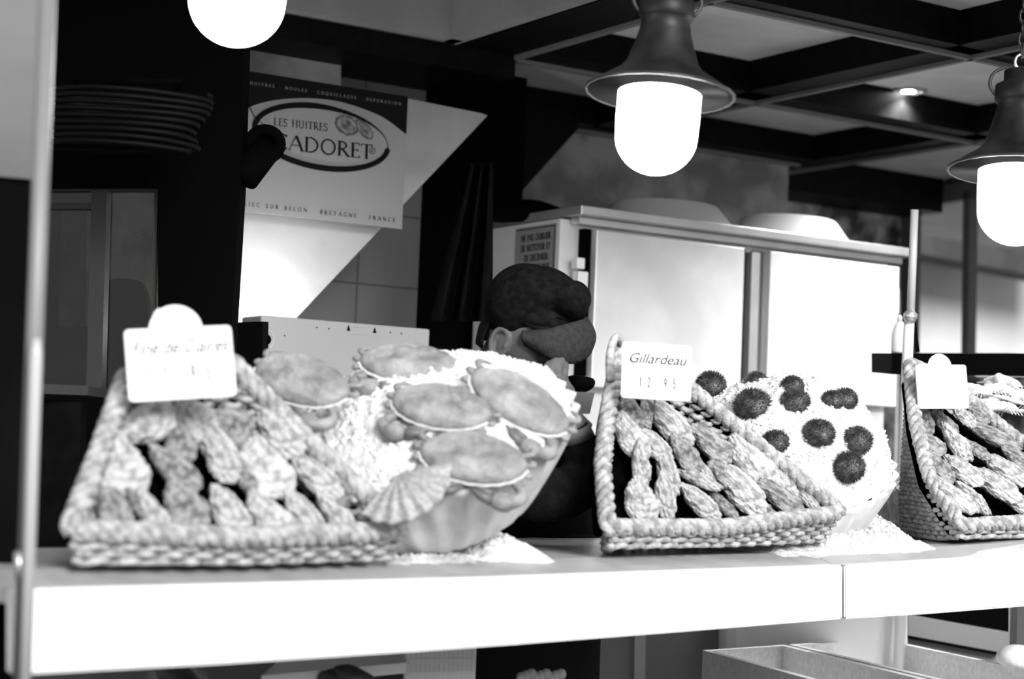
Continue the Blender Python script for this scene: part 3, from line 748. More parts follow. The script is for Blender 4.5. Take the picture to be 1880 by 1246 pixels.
for x, y, Df, ang, sz, n_, txt in (
 (556, 696, 3.25, 33, .185, (-.1, -.75, .6), 'grey brown crab at the back left of the tub, beside the left basket rim'),
 (755, 668, 3.50, 12, .190, (.0, -.62, .78), 'crab at the top of the tub in front of the white box'),
 (812, 745, 3.28, 22, .180, (-.05, -.72, .69), 'pale crab in the middle of the ice mound'),
 (955, 735, 3.34, 38, .195, (.25, -.72, .62), 'crab lying along the top right edge of the mound beside the man'),
 (870, 838, 3.10, 12, .185, (.05, -.8, .6), 'lowest crab in the tub, nearest the front rim')):
    p_ = mound_hit(x, y, MB1, h1, .27); D_ = (p_ - CAM).dot(FW) - .015 if p_ else Df
    print('crab', x, y, round(D_, 2)); crab(txt, x, y, D_, ang + 180, sz, Vector(n_))
# scallop shell leaning by the left basket
def scallop(label, x, y, D, ang, size, n):
    a = math.radians(ang); ax = RT * math.cos(a) - UP * math.sin(a); n = n.normalized(); X = (ax - n * ax.dot(n)).normalized()
    b = NB(); N_, M_ = 90, 24; g = []
    for j in range(M_ + 1):
        r = j / M_; row = []
        for i in range(N_ + 1):
            th = math.radians(-72 + 144 * i / N_); s = math.sin(math.radians(th * 57.3) * 18)
            L_ = r * (1 + .03 * s * r)
            z = .20 * math.sin(math.pi * min(1, r * .95 + .05)) * math.cos(th) + .022 * s * r ** .6
            row.append(Vector((L_ * math.cos(th) - .45, L_ * math.sin(th) * 1.0, z)))
        g.append(row)
    for off in (0, -.03):
        vs = [[b.verts.new(q + Vector((0, 0, off))) for q in row] for row in g]
        for j in range(M_):
            for i in range(N_): b.faces.new((vs[j][i], vs[j][i + 1], vs[j + 1][i + 1], vs[j + 1][i]))
        if off == 0: top = vs
        else:
            for i in range(N_): b.faces.new((top[M_][i], top[M_][i + 1], vs[M_][i + 1], vs[M_][i]))
    for s in (-1, 1): prism(b, [Vector((-.47, 0, .02)), Vector((-.47, s * .2, .01)), Vector((-.33, s * .2, .02)), Vector((-.30, 0, .03))], Vector((0, 0, -.03)))
    bmesh.ops.recalc_face_normals(b, faces=list(b.faces))
    o = link('scallop_shell', b, mat('scallop', .36, .5, v2=.24, scale=14), smooth=True)
    o.matrix_world = frame(P(x, y, D), X, n.cross(X), n) @ Matrix.Scale(size, 4)
    return tag(o, label, 'shell')
scallop('large ribbed scallop shell in the tub against the left basket', 752, 905, 3.02, 60, .088, Vector((-.2, -.85, .5)))

# ------------------------------------------------------------------ sea urchins
def urchin_mesh(seed):
    b = NB(); rd = random.Random(seed)
    g = bmesh.ops.create_icosphere(b, subdivisions=3, radius=1)
    for v_ in g['verts']: v_.co = Vector((v_.co.x * .80, v_.co.y * .80, v_.co.z * .60))
    N_ = 1300; ga = math.pi * (3 - math.sqrt(5))
    for i in range(N_):
        z = 1 - 1.6 * i / N_; r = math.sqrt(max(0, 1 - z * z)); a = ga * i
        d = Vector((r * math.cos(a), r * math.sin(a), z)); d = (d + Vector((rd.uniform(-.12, .12), rd.uniform(-.12, .12), rd.uniform(-.12, .12)))).normalized()
        s = Vector((d.x * .76, d.y * .76, d.z * .58)); e = s + d * rd.uniform(.14, .24)
        o_ = d.orthogonal().normalized() * .019; p_ = d.cross(o_)
        q = [b.verts.new(s + o_), b.verts.new(s - o_ * .5 + p_ * .87), b.verts.new(s - o_ * .5 - p_ * .87)]; t = b.verts.new(e)
        for k in range(3): b.faces.new((q[k], q[(k + 1) % 3], t))
    me = bpy.data.meshes.new('sea_urchin'); b.normal_update(); b.to_mesh(me); b.free(); me.materials.append(M_urch); return me
UM = [urchin_mesh(1), urchin_mesh(2)]
IM = MB2.inverted()
c2b = MB2.translation; n2b = (MB2.to_3x3() @ Vector((0, 0, 1))).normalized()
for i, (x, y, w_, txt) in enumerate([
 (1305, 707, 62, 'dark sea urchin at the top left of the tub, right of the price card'),
 (1388, 700, 46, 'sea urchin peeping over the top of the ice by the cabinet post'),
 (1455, 708, 46, 'sea urchin almost hidden behind the top of the ice'),
 (1382, 744, 76, 'large sea urchin below the cabinet post'),
 (1460, 738, 60, 'sea urchin in the middle of the top row'),
 (1528, 735, 46, 'left one of two overlapping sea urchins at the top right'),
 (1551, 733, 52, 'right one of two overlapping sea urchins at the top right'),
 (1424, 812, 56, 'half sunk sea urchin beside the basket rim'),
 (1503, 796, 66, 'sea urchin in the middle of the tub'),
 (1573, 809, 64, 'sea urchin at the right of the middle row'),
 (1557, 857, 70, 'lowest sea urchin, nearest the front')]):
    p = mound_hit(x, y, MB2, h2, .30)
    if p is None: p = mound_hit(x, y + 12, MB2, h2, .30)
    if p is None: print('urchin misses', x, y); p = P(x, y, 4.4)
    D = (p - CAM).dot(FW); o = bpy.data.objects.new('sea_urchin', UM[i % 2]); C.objects.link(o)
    s = w_ / F_PX * D / 2 / .93
    p = P(x, y, D - .005)
    nn = (n2b * .6 + (CAM - p).normalized() * .4).normalized()
    o.matrix_world = tiltframe(p, nn) @ Matrix.Rotation(i * 1.3, 4, 'Z') @ Matrix.Scale(s, 4)
    tag(o, txt, 'sea urchin', 'sea urchins on the ice')

# ------------------------------------------------------------------ hanging lamps
def lamp(label, x, yb, D, wpx, chain_top, roll=2.2):
    s = wpx / F_PX * D / .150     # scale so the glass is 15 cm wide at 1
    p = P(x, yb, D); root = empty('hanging_lamp', label, 'lamp', p, 'opal ship lamps over the counter')
    root.matrix_world = Matrix.Translation(p) @ Matrix.Rotation(math.radians(roll), 4, 'Y') @ Matrix.Rotation(math.radians(-4), 4, 'X') @ Matrix.Scale(s, 4)
    b = NB(); prof = []
    for i in range(13):
        a = math.radians(90 * i / 12); prof.append((max(.0005, .074 * math.sin(a)), .070 - .070 * math.cos(a)))
    prof += [(.0755, .10), (.0755, .14), (.075, .165)]
    lathe(b, prof, 40); link('opal_glass', b, M_glow, root, True)
    b = NB()
    prof = [(.135, .150), (.133, .153), (.105, .172), (.078, .190), (.066, .205), (.056, .235), (.048, .262), (.044, .285), (.047, .288), (.050, .295), (.050, .322), (.043, .326), (.034, .330), (.034, .352), (.020, .356),
            (.018, .352), (.03, .325), (.04, .28), (.05, .235), (.06, .205), (.073, .186), (.10, .168), (.131, .1485)]
    lathe(b, prof, 48); bmesh.ops.recalc_face_normals(b, faces=list(b.faces)); link('metal_hood', b, M_lampm, root, True)
    b = NB(); tube(b, [Vector((math.cos(t * .2618) * .135, math.sin(t * .2618) * .135, .150)) for t in range(24)], .003, 6, closed=True); link('rolled_edge', b, M_dkmetal, root, True)
    b = NB()
    for sx in (-1, 1): tube(b, smoothpath([Vector((sx * .05, 0, .30)), Vector((sx * .062, 0, .32)), Vector((sx * .055, 0, .345)), Vector((sx * .03, 0, .36))], 5), .0035, 6)
    link('side_clip', b, M_dkmetal, root, True)
    b = NB(); tube(b, [Vector((math.cos(k * .3927) * .014, 0, .372 + math.sin(k * .3927) * .016)) for k in range(16)], .003, 6, closed=True); link('suspension_ring', b, M_steel, root, True)
    b = NB(); L_ = (chain_top - p.z) / s; z = .395; k = 0
    while z < L_:
        ax = Vector((1, 0, 0)) if k % 2 else Vector((0, 1, 0))
        tube(b, [ax * (math.cos(t * .5236) * .008) + Vector((0, 0, z + math.sin(t * .5236) * .015)) for t in range(12)], .0026, 5, closed=True)
        z += .024; k += 1
    link('chain', b, M_dkmetal, root, True)
    return root
lamp('bright opal lamp at top left, only its rounded glass in view', 427, 82, 3.1, 176, 3.1)
lamp('opal glass lamp with dark metal hood hanging in the middle', 1199, 320, 3.55, 153, 3.1, 3.0)
lamp('opal glass lamp with dark metal hood hanging at the right edge', 1862, 450, 3.94, 140, 2.56)
# recessed downlights
def downlight(label, p, e, spot=True):
    root = empty('recessed_downlight', label, 'lamp', p)
    b = NB(); lathe(b, [(.062, 0), (.062, -.006), (.045, -.008), (.045, 0)], 32); link('trim_ring', b, M_steel, root, True)
    b = NB(); lathe(b, [(.024, -.006), (.022, -.002)], 24); link('bulb', b, mat('halogen', .9, .3, emit=60), root)
    if spot:
        l = bpy.data.lights.new('downlight_beam', 'SPOT'); l.energy = e; l.spot_size = math.radians(125); l.spot_blend = .8; l.shadow_soft_size = .03
        lo = bpy.data.objects.new('downlight_beam', l); C.objects.link(lo); lo.location = (0, 0, -.015); lo.parent = root
d1 = pz(1668, 166, 2.548); d1.z = 2.548
downlight('small round downlight in the ceiling right of the middle lamp', d1, 22)
d2 = pz(1778, 282, 2.548)
downlight('tiny downlight seen edge on beyond the right lamp', UV(5.3, 5.1, 2.548), 10)
downlight('added downlight in front of the steel cabinet, lighting its doors', UV(4.35, 3.95, 2.548), 80)  # added lamp with no visible fitting, lights the cabinet doors
downlight('added unseen downlight beyond the right lamp near the picture edge', UV(5.3, 3.5, 2.548), 60)  # added lamp out of view, more light on the cabinet side

# ------------------------------------------------------------------ steel cabinet
U_0, V_0 = uvz(on_v(1060, 380, 4.48))[0], 4.48
zt = on_v(1060, 380, V_0).z; U_1 = on_v(1652, 470, V_0).dot(UU)
def cv(x, y, v=V_0): return on_v(x, y, v)
def crect(bm_, x0, y0, x1, y1, v0, th):   # upright panel on the cabinet front from two opposite pixel corners
    a = uvz(on_v(x0, y0, v0)); c = uvz(on_v(x1, y1, v0))
    ubox(bm_, a[0], c[0], v0, v0 + th, min(a[2], c[2]), max(a[2], c[2]))
ul = on_v(1036, 480, V_0 + .005).dot(UU); zc = zt - .035
root = empty('steel_cabinet', 'tall pale steel cabinet with two doors behind the man', 'cabinet', UV(ul, V_0, .9))
pr = []
b = NB(); ubox(b, ul, U_1 - .02, V_0 + .035, V_0 + .50, .9, zc); pr.append(link('body', b, M_steel_door))
b = NB(); ubox(b, U_0 - .02, U_1 + .03, V_0 - .05, V_0 + .5, zt - .028, zt); bevel(b, .003); pr.append(link('top_edge', b, M_steel))
b = NB(); ubox(b, U_0 - .0, U_1, V_0 - .012, V_0 + .03, zt - .050, zt - .030); pr.append(link('door_rail', b, M_steel))
zd = cv(1600, 745).z
def door(u0, u1):
    b = NB(); ubox(b, u0, u1, V_0 - .02, V_0 + .02, zd, zt - .062); bevel(b, .004); d = link('door', b, M_steel_door); pr.append(d); return d
dA = door(cv(1086, 500).dot(UU), cv(1357, 560).dot(UU)); dB = door(cv(1405, 560).dot(UU), cv(1641, 600).dot(UU))
b = NB(); ubox(b, cv(1374, 560).dot(UU), cv(1389, 560).dot(UU), V_0 - .01, V_0 + .03, zd - .01, zt - .07); pr.append(link('centre_post', b, M_steel))
b = NB(); ubox(b, cv(1357, 560).dot(UU), cv(1374, 560).dot(UU), V_0 + .02, V_0 + .034, zd, zt - .06); pr.append(link('door_seal', b, M_black))
b = NB(); ubox(b, cv(1389, 560).dot(UU), cv(1405, 560).dot(UU), V_0 + .02, V_0 + .034, zd, zt - .06); pr.append(link('door_seal', b, mat('grey_gasket', .16, .6)))
b = NB(); ubox(b, cv(1072, 500).dot(UU), cv(1085, 500).dot(UU), V_0 + .005, V_0 + .034, cv(1070, 690).z, zt - .06); pr.append(link('door_seal', b, M_black))
for (xa, ya, xb, yb) in ((1060, 472, 1074, 494), (1062, 497, 1078, 570)):
    b = NB(); crect(b, xa, ya, xb, yb, V_0 - .02, .03); bevel(b, .003); pr.append(link('hinge', b, mat('bright_hinge', .9, .4)))
b = NB(); crect(b, 1641, 528, 1651, 575, V_0 - .01, .03); bevel(b, .003); pr.append(link('latch', b, M_plast))
# notice on the side of the cabinet, facing left
def side(x, y, v_): return None
fr = UV(ul - .002, V_0 + .035, 0)
b = NB(); prism(b, [UV(ul - .003, v_, z) for v_, z in ((V_0 + .05, zc - .012), (V_0 + .27, zc - .012), (V_0 + .27, zc - .25), (V_0 + .05, zc - .25))], UU * .003); pr.append(link('notice', b, M_sign))
b = NB()
for v0_, v1_, z0_, z1_ in ((.055, .058, -.245, -.017), (.055, .265, -.020, -.017)): prism(b, [UV(ul - .004, V_0 + v_, zc + z) for v_, z in ((v0_, z0_), (v1_, z0_), (v1_, z1_), (v0_, z1_))], UU * .001)
Mn = frame(UV(ul - .004, V_0 + .235, zc), -VV, ZZ, -UU)
for i, t in enumerate(('NE PAS OUBLIER', 'DE NETTOYER ET', 'DE DEGIVRER', 'LA VITRINE')):
    letters(b, t, Mn @ Matrix.Translation(((.0 if i != 2 else .02), -.056 - i * .031, 0)), .020, .1, .16 if i != 2 else .13, .0006, bold=1.3)
pr.append(link('notice_print', b, M_ink2))
setparent(pr, root)
# shallow tubs upside down on the cabinet
def dish(label, x, y, wpx, hpx, v_):
    p = on_v(x, y, v_); p.z = zt + .001; D = (p - CAM).dot(FW); R = wpx / F_PX * D / 2
    b = NB(); h_ = hpx / F_PX * D
    Mx = Matrix.Translation(p) @ Matrix.Rotation(A33, 4, 'Z') @ Matrix.Diagonal((1, .8, 1, 1))
    lathe(b, [(R, 0), (R, .010), (R * .97, .014), (R * .93, .016), (R * .72, h_ * .95), (R * .68, h_), (R * .3, h_ * 1.03)], 48, Mx)
    o = link('upturned_tub', b, M_plast, smooth=True); tag(o, label, 'tub', 'upturned tubs on the cabinet')
dish('left of two shallow tubs lying upside down on the steel cabinet', 1222, 397, 290, 46, V_0 + .22)
dish('right of two shallow tubs lying upside down on the steel cabinet', 1448, 428, 262, 46, V_0 + .20)
# dark bag on the cabinet's left end
b = NB(); sphere(b, UV(ul + .06, V_0 + .3, zt + .01), (.11, .09, .035)); sphere(b, UV(ul + .0, V_0 + .32, zt + .01), (.08, .09, .03))
for v_ in b.verts: v_.co += Vector((1, 1, 1)) * .02 * noise.noise(v_.co * 9)
o = link('crumpled_bag', b, M_black, smooth=True); tag(o, 'black crumpled bag lying on the left end of the cabinet top', 'bag')
# hanging clear plastic sheet left of the cabinet
b = NB(); g = []
for i in range(25):
    t = i / 24; row = []
    for j in range(21):
        s = j / 20; x = 812 + (905 - 812) * t - 22 * s * (1 - t) + 45 * (1 - s) * (1 - t); p = P(x, 300 + 290 * s, 5.15 + .04 * math.sin(t * 19 + s * 2)); row.append(b.verts.new(p))
    g.append(row)
for i in range(24):
    for j in range(20): b.faces.new((g[i][j], g[i + 1][j], g[i + 1][j + 1], g[i][j + 1]))
bmesh.ops.solidify(b, geom=list(b.faces), thickness=.004)
tag(link('hanging_sheet', b, mat('dark_plastic_sheet', .006, .6, spec=.08, v2=.003, scale=8), smooth=True), 'dim folded plastic sheet hanging behind the man left of the cabinet', 'sheet')

# ------------------------------------------------------------------ sloping white panel, poster, box, spotlight
b = NB(); vt = 4.62
prism(b, [on_v(x, y, vt) for x, y in ((418, 592), (536, 592), (895, 212), (884, 208), (745, 180), (440, 200))], VV * .03)
tag(link('sloping_panel', b, mat('pale_board', .36, .7, spec=.2, v2=.30, scale=4)), 'pale board with a long slanting edge against the dark tiles behind the poster', 'panel')
vp = 4.56
b = NB(); prism(b, [on_v(x, y, 4.8) for x, y in ((430, 84), (626, 106), (626, 200), (430, 200))], VV * .03); struct('trim_5', b, M_wall)
c4 = [on_v(x, y, vp) for x, y in ((449, 135), (749, 172), (738, 418), (436, 388))]
cc = sum(c4, Vector()) / 4; pw = ((c4[1] - c4[0]).dot(UU) + (c4[2] - c4[3]).dot(UU)) / 2; ph = ((c4[0] - c4[3]).z + (c4[1] - c4[2]).z) / 2
root = empty('advertising_board', 'grey board with a dark oval ring and the words LES HUITRES CADORET', 'sign', cc)
root.matrix_world = frame(cc, UU, ZZ, -VV)
b = NB(); bx = [(-pw / 2, -ph / 2), (pw / 2, -ph / 2), (pw / 2, ph / 2), (-pw / 2, ph / 2)]
prism(b, [Vector((x, y, 0)) for x, y in bx], Vector((0, 0, -.006))); link('board', b, M_sign, root)
def q2(px, py):   # photo pixel -> board coordinates
    p = on_v(px, py, vp) - cc; return Vector((p.dot(UU), p.z, 0))
b = NB()          # dark band along the top with a curved lower edge
low = [q2(443, 203), q2(470, 192), q2(510, 183), q2(560, 180), q2(610, 184), q2(650, 194), q2(690, 209), q2(715, 223), q2(745, 247)]
low[0].x = -pw / 2; low[-1].x = pw / 2
lo_ = smoothpath(low, 5); tp = [Vector((p.x, ph / 2, 0)) for p in lo_]
for i in range(len(lo_) - 1):
    prism(b, [q + Vector((0, 0, .0012)) for q in (lo_[i], lo_[i + 1], tp[i + 1], tp[i])], Vector((0, 0, -.001)))
link('dark_band', b, M_navy, root)
oc = (q2(466, 250) + q2(722, 262)) / 2; orx = (q2(722, 262) - q2(462, 248)).x / 2; ory = (q2(590, 182) - q2(620, 322)).y / 2
b = NB(); n_ = 90
oc = q2(592, 252)
orx = (q2(722, 262) - q2(466, 248)).length / 2; ory = .5 * (q2(560, 181).y - q2(625, 322).y) * .93
tilt = math.atan2((q2(720, 280) - q2(466, 240)).y, (q2(720, 280) - q2(466, 240)).x)
for i in range(n_):
    a0, a1 = 2 * math.pi * i / n_, 2 * math.pi * (i + 1) / n_
    q = []
    for a, sgn in ((a0, 1), (a1, 1), (a1, -1), (a0, -1)):
        dg = math.degrees(a) % 360
        if 0 <= dg < 100: th = max(.0015, .016 * (dg / 100) ** 1.2)
        else: th = .016
        if 340 < dg: pass
        e = Vector(((orx - .010 + sgn * th / 2) * math.cos(a), (ory - .008 + sgn * th / 2) * math.sin(a), .0026))
        q.append(oc + Matrix.Rotation(tilt, 3, 'Z') @ e)
    prism(b, q, Vector((0, 0, -.001)))
link('oval_ring', b, M_ink2, root)
def text_on(name, t, p0, p1, hpx, sp, m, bold=1, z=.0028):
    a, c = q2(*p0), q2(*p1); w_ = (c - a).length; an = math.atan2((c - a).y, (c - a).x); h_ = (q2(p0[0], p0[1] - hpx) - a).y
    b = NB(); letters(b, t, Matrix.Translation((a.x, a.y, z)) @ Matrix.Rotation(an, 4, 'Z'), h_, sp, w_, .0006, bold); link(name, b, m, root)
text_on('lettering', 'LES HUITRES', (502, 230), (602, 241), 14, .10, M_ink2, .9)
text_on('lettering', 'CADORET', (501, 272), (684, 293), 28, .05, M_ink2, .95)
text_on('lettering', 'RIEC SUR BELON . BRETAGNE . FRANCE', (446, 377), (728, 408), 7.5, .5, M_ink2, 1)
text_on('lettering', 'HUITRES . MOULES . COQUILLAGES . DEPURATION', (458, 155), (738, 194), 5.5, .5, mat('pale_print', .22, .7), 1)
rg = q2(683, 277); b = NB()
tube(b, [rg + Vector((math.cos(t * .35) * .0085, math.sin(t * .35) * .0085, .003)) for t in range(18)], .0008, 4, closed=True)
letters(b, 'R', Matrix.Translation((rg.x - .0035, rg.y - .004, .0028)), .008, 0, None, .0006); link('registered_mark', b, M_ink2, root)
for (px, py, w_, h_, an, kk) in ((636, 230, 44, 36, -15, 0), (668, 237, 42, 24, -40, 1)):
    b = NB(); c_ = q2(px, py); s1 = (q2(px + w_ / 2, py) - c_).x; s2 = (c_ - q2(px, py + h_ / 2)).y
    for rr, z in ((1.0, .0018), (.8, .0030), (.5, .0038)):
        pts = [c_ + Matrix.Rotation(math.radians(an), 3, 'Z') @ Vector((s1 * rr * math.cos(t * .2618) * (1 + .07 * math.sin(t * 3.1)), s2 * rr * math.sin(t * .2618) * (1 + .08 * math.cos(t * 2.3)), z)) for t in range(24)]
        o_ = NB(); prism(o_, pts, Vector((0, 0, -.0009)))
        link('printed_oyster', o_, mat('oyster_print_%s' % {1.0: 'edge', .8: 'grey', .5: 'core'}[rr], {1.0: .10, .8: .22, .5: .05}[rr], .8, v2={1.0: .05, .8: .1, .5: .16}[rr], scale=60), root)
    b.free()
b = NB()
for a_, c_ in (((457, 196), (468, 217)), ((468, 217), (505, 245))): tube(b, [q2(*a_) + Vector((0, 0, .003)), q2(*c_) + Vector((0, 0, .003))], .0012, 5)
link('drawn_stem', b, M_ink2, root)
# white box on the wall under the board
vb = 4.30
a_ = uvz(on_v(480, 578, vb)); c_ = uvz(on_v(790, 604, vb)); zt2 = (a_[2] + c_[2]) / 2
root = empty('wall_appliance', 'long white box with a round black hole at its left end below the board', 'appliance', UV(a_[0], vb, zt2 - .25))
pr = []; b = NB(); ubox(b, a_[0], c_[0], vb, vb + .12, zt2 - .26, zt2); bevel(b, .006, 3); pr.append(link('casing', b, mat('white_casing', .36, .5)))
b = NB(); hc = on_v(489, 623, vb - .001); r_ = .014
prism(b, [hc + UU * r_ * math.cos(t * .2618) + ZZ * r_ * math.sin(t * .2618) for t in range(24)], VV * .003); pr.append(link('round_hole', b, M_black))
b = NB(); tube(b, [hc + UU * .021 * math.cos(t * .2618) + ZZ * .024 * math.sin(t * .2618) for t in range(24)], .0012, 5, closed=True); pr.append(link('hole_ring', b, M_plast, smooth=True))
b = NB()
for x, y in ((640, 603), (688, 607)):
    prism(b, [on_v(x - 3.5, y + 4, vb - .001), on_v(x + 3.5, y + 4, vb - .001), on_v(x, y - 7, vb - .001)], VV * .002)
for x, y in ((582, 601), (604, 603), (717, 610), (737, 612), (523, 616)):
    prism(b, [on_v(x + 1.4 * math.cos(t), y + 1.4 * math.sin(t), vb - .001) for t in (0, 1, 2, 3, 4, 5)], VV * .002)
o_ = link('printed_marks', b, M_ink2); o_['kind'] = 'stuff'; pr.append(o_)
b = NB()
for q in ([(650, 599), (680, 601), (680, 602.5), (650, 600.5)], [(650, 612), (680, 614), (680, 615.5), (650, 613.5)]): prism(b, [on_v(x, y, vb - .001) for x, y in q], VV * .002)
pr.append(link('rating_label', b, mat('label_grey', .35, .6)))
b = NB(); tube(b, [UV(a_[0] + .02, vb + .155, zt2 - .05), UV(a_[0] + .22, vb + .155, zt2 - .05)], .012, 10); pr.append(link('added_light_tube', b, mat('added_tube_glow', .9, .4, emit=100)))  # added tube hidden behind the casing, brightens the foot of the pale board
setparent(pr, root)
# dark gap block left of the box
b = NB(); prism(b, [P(x, y, 4.62) for x, y in ((415, 592), (482, 590), (482, 760), (405, 760))], FW * .2); tag(link('dark_box', b, M_black), 'black box standing left of the white box under the pale board', 'box')
# clamp spotlight in front of the poster
root = empty('clamp_spotlight', 'black clamp spotlight in front of the board at its left edge', 'lamp', P(470, 280, 4.3)); pr = []
b = NB(); tube(b, [P(436, 312, 4.28), P(452, 322, 4.28), P(488, 276, 4.34)], [.03, .036, .034], 20); pr.append(link('lamp_barrel', b, M_black, smooth=True))
b = NB(); c_ = P(486, 265, 4.36); tube(b, [c_ + RT * .036 * math.cos(t * .2618) + UP * .034 * math.sin(t * .2618) for t in range(24)], .014, 8, closed=True); pr.append(link('swivel_ring', b, M_black, smooth=True))
b = NB(); prism(b, [c_ + FW * .01 + RT * .026 * math.cos(t * .2618) + UP * .026 * math.sin(t * .2618) for t in range(24)], FW * .006); pr.append(link('front_plate', b, M_black))
b = NB(); tube(b, [P(440, 300, 4.30), P(425, 310, 4.27)], .012, 8); pr.append(link('clamp_arm', b, M_black))
setparent(pr, root)

# ------------------------------------------------------------------ left side: post, hose coil, chair, light fall-off panels
root = empty('canopy_post', 'out of focus pale metal post at the far left front of the counter', 'post', P(40, 1240, 2.45)); pr = []
b = NB(); tube(b, [P(88, -30, 2.45), P(38, 1290, 2.45)], .0115, 20); pr.append(link('post_tube', b, mat('pale_post', .20, .4), smooth=True))
b = NB(); tube(b, [P(67, 622, 2.42), P(66, 650, 2.42), P(44, 1290, 2.42)], [.005, .0085, .0085], 16); pr.append(link('rail_sleeve', b, mat('bright_post', .45, .35), smooth=True))
b = NB(); tube(b, [P(34, 1012, 2.43), P(36, 1062, 2.43)], .0065, 12); pr.append(link('bracket', b, M_steel, smooth=True))
setparent(pr, root)
b = NB(); prism(b, [P(x, y, 2.75) for x, y in ((-260, -120), (88, -120), (70, 330), (-260, 300))], FW * .02)  # light falling off down this edge, built as pale panel over dark one
tag(link('falloff_upper', b, mat('falloff_grey', .17, .8, v2=.12, scale=3)), 'blurred grey panel at the upper left edge, bright end of a painted light fall-off', 'upper fall-off panel')
b = NB(); prism(b, [P(x, y, 2.76) for x, y in ((-260, 300), (70, 330), (30, 1300), (-260, 1300))], FW * .02)  # darker lower half of the same built fall-off
tag(link('falloff_lower', b, mat('falloff_dark', .006, .9, spec=.04, v2=.003, scale=3)), 'dark panel lower at the left edge, dim end of a painted light fall-off', 'lower fall-off panel')
b = NB(); pts = []
for k in range(9 * 28):
    a = k / 28 * 2 * math.pi; t = k / (9 * 28); r = .17 + .012 * math.sin(k * .7)
    pts.append(P(235, 168, 3.95) + Vector((r * math.cos(a), r * .5 * math.sin(a), -.014 * (k / 28))) + RT * (-.02 * t))
tube(b, pts, .0065, 6); tag(link('coiled_hose', b, mat('black_rubber', .002, .6, spec=.12), smooth=True), 'black coiled hose hanging in the dark upper left', 'hose')
b = NB(); tube(b, [P(140, 150, 3.98), P(330, 150, 3.98)], .008, 8)
tube(b, [P(330, 150, 3.98), P(332, 150, 4.24)], .008, 8); tube(b, [P(142, 150, 3.98), P(144, 150, 4.24)], .008, 8)
tag(link('hose_bracket', b, M_black, smooth=True), 'black bracket carrying the coiled hose on the left wall', 'bracket')
# chair back seen before the left window
root = empty('chair', 'black rounded chair back in front of the left window', 'chair', P(225, 760, 4.62)); pr = []
pts = [P(x, y, 4.6) for x, y in ((176, 700), (174, 560), (182, 528), (200, 514), (232, 511), (256, 518), (268, 540), (272, 575), (268, 700))]
b = NB(); prism(b, smoothpath(pts, 4)[:-1] + [pts[-1]], FW * .04); pr.append(link('backrest', b, M_black))
for x in (190, 255):
    b = NB(); q = P(x, 700, 4.62); tube(b, [q, Vector((q.x, q.y, 0.0))], .014, 8); pr.append(link('leg', b, M_black))
b = NB(); q = P(222, 1000, 4.85); box_o(b, Vector((q.x - .17, q.y - .19, .98)), Vector((.34, 0, 0)), Vector((0, .34, 0)), Vector((0, 0, .04))); pr.append(link('seat', b, M_black))
setparent(pr, root)
# table edge in the dark behind the post
root = empty('side_table', 'dark table with a pale front edge in the shade at left', 'table', P(110, 720, 3.9)); pr = []
b = NB(); a0, a1 = P(20, 702, 3.7), P(162, 708, 3.9); prism(b, [a0, a1, a1 + Vector((0, .2, 0)), a0 + Vector((0, .2, 0))], Vector((0, 0, -.02))); pr.append(link('table_top', b, mat('grey_edge', .03, .5)))
b = NB(); prism(b, [P(30, 735, 3.8), P(150, 738, 3.9), P(140, 1100, 3.9), P(20, 1100, 3.8)], FW * .05); pr.append(link('table_front', b, mat('table_cloth_dark', .004, .9, spec=.03, v2=.002, scale=12)))
setparent(pr, root)

# ------------------------------------------------------------------ right side things
root = empty('metal_pole', 'thin pale metal pole standing before the right window', 'pole', P(1668, 660, 4.9)); pr = []
b = NB(); tube(b, [P(1679, 385, 4.9), P(1672, 572, 4.9)], .0105, 14); pr.append(link('upper_tube', b, mat('pale_pole', .5, .4), smooth=True))
b = NB(); tube(b, [P(1669, 590, 4.9), P(1664, 700, 4.9), Vector((P(1664, 700, 4.9).x, P(1664, 700, 4.9).y, .2))], .014, 14); pr.append(link('lower_tube', b, mat('pale_pole_low', .7, .4), smooth=True))
b = NB(); sphere(b, P(1671, 581, 4.89), (.018, .018, .02)); tube(b, [P(1660, 578, 4.88), P(1683, 582, 4.88)], .009, 10); pr.append(link('clamp', b, M_steel, smooth=True))
b = NB(); prism(b, [P(x, y, 4.9) for x, y in ((1677, 580), (1681, 580), (1689, 646), (1681, 646))], FW * .01); pr.append(link('lever', b, M_black))
setparent(pr, root)
b = NB(); prism(b, [P(x, y, 5.3) for x, y in ((1637, 649), (1900, 649), (1900, 690), (1637, 687))], FW * .3)
tag(link('black_shelf', b, M_black), 'long black shelf edge behind the right basket', 'shelf')
root = empty('squeeze_bottle', 'rounded white bottle standing on the black shelf beside the cabinet', 'bottle', P(1652, 648, 5.33)); s = 5.33 / F_PX
pr = []; b = NB(); p = P(1650, 648, 5.36); lathe(b, [(13 * s, 0), (14.5 * s, 3 * s), (14.5 * s, 34 * s), (12 * s, 45 * s), (8 * s, 54 * s), (5 * s, 58 * s)], 24, Matrix.Translation(p)); pr.append(link('bottle_body', b, mat('milky_plastic', .85, .4), smooth=True))
b = NB(); lathe(b, [(5 * s, 58 * s), (5 * s, 66 * s), (2 * s, 70 * s)], 16, Matrix.Translation(p)); pr.append(link('bottle_cap', b, M_plast, smooth=True)); setparent(pr, root)
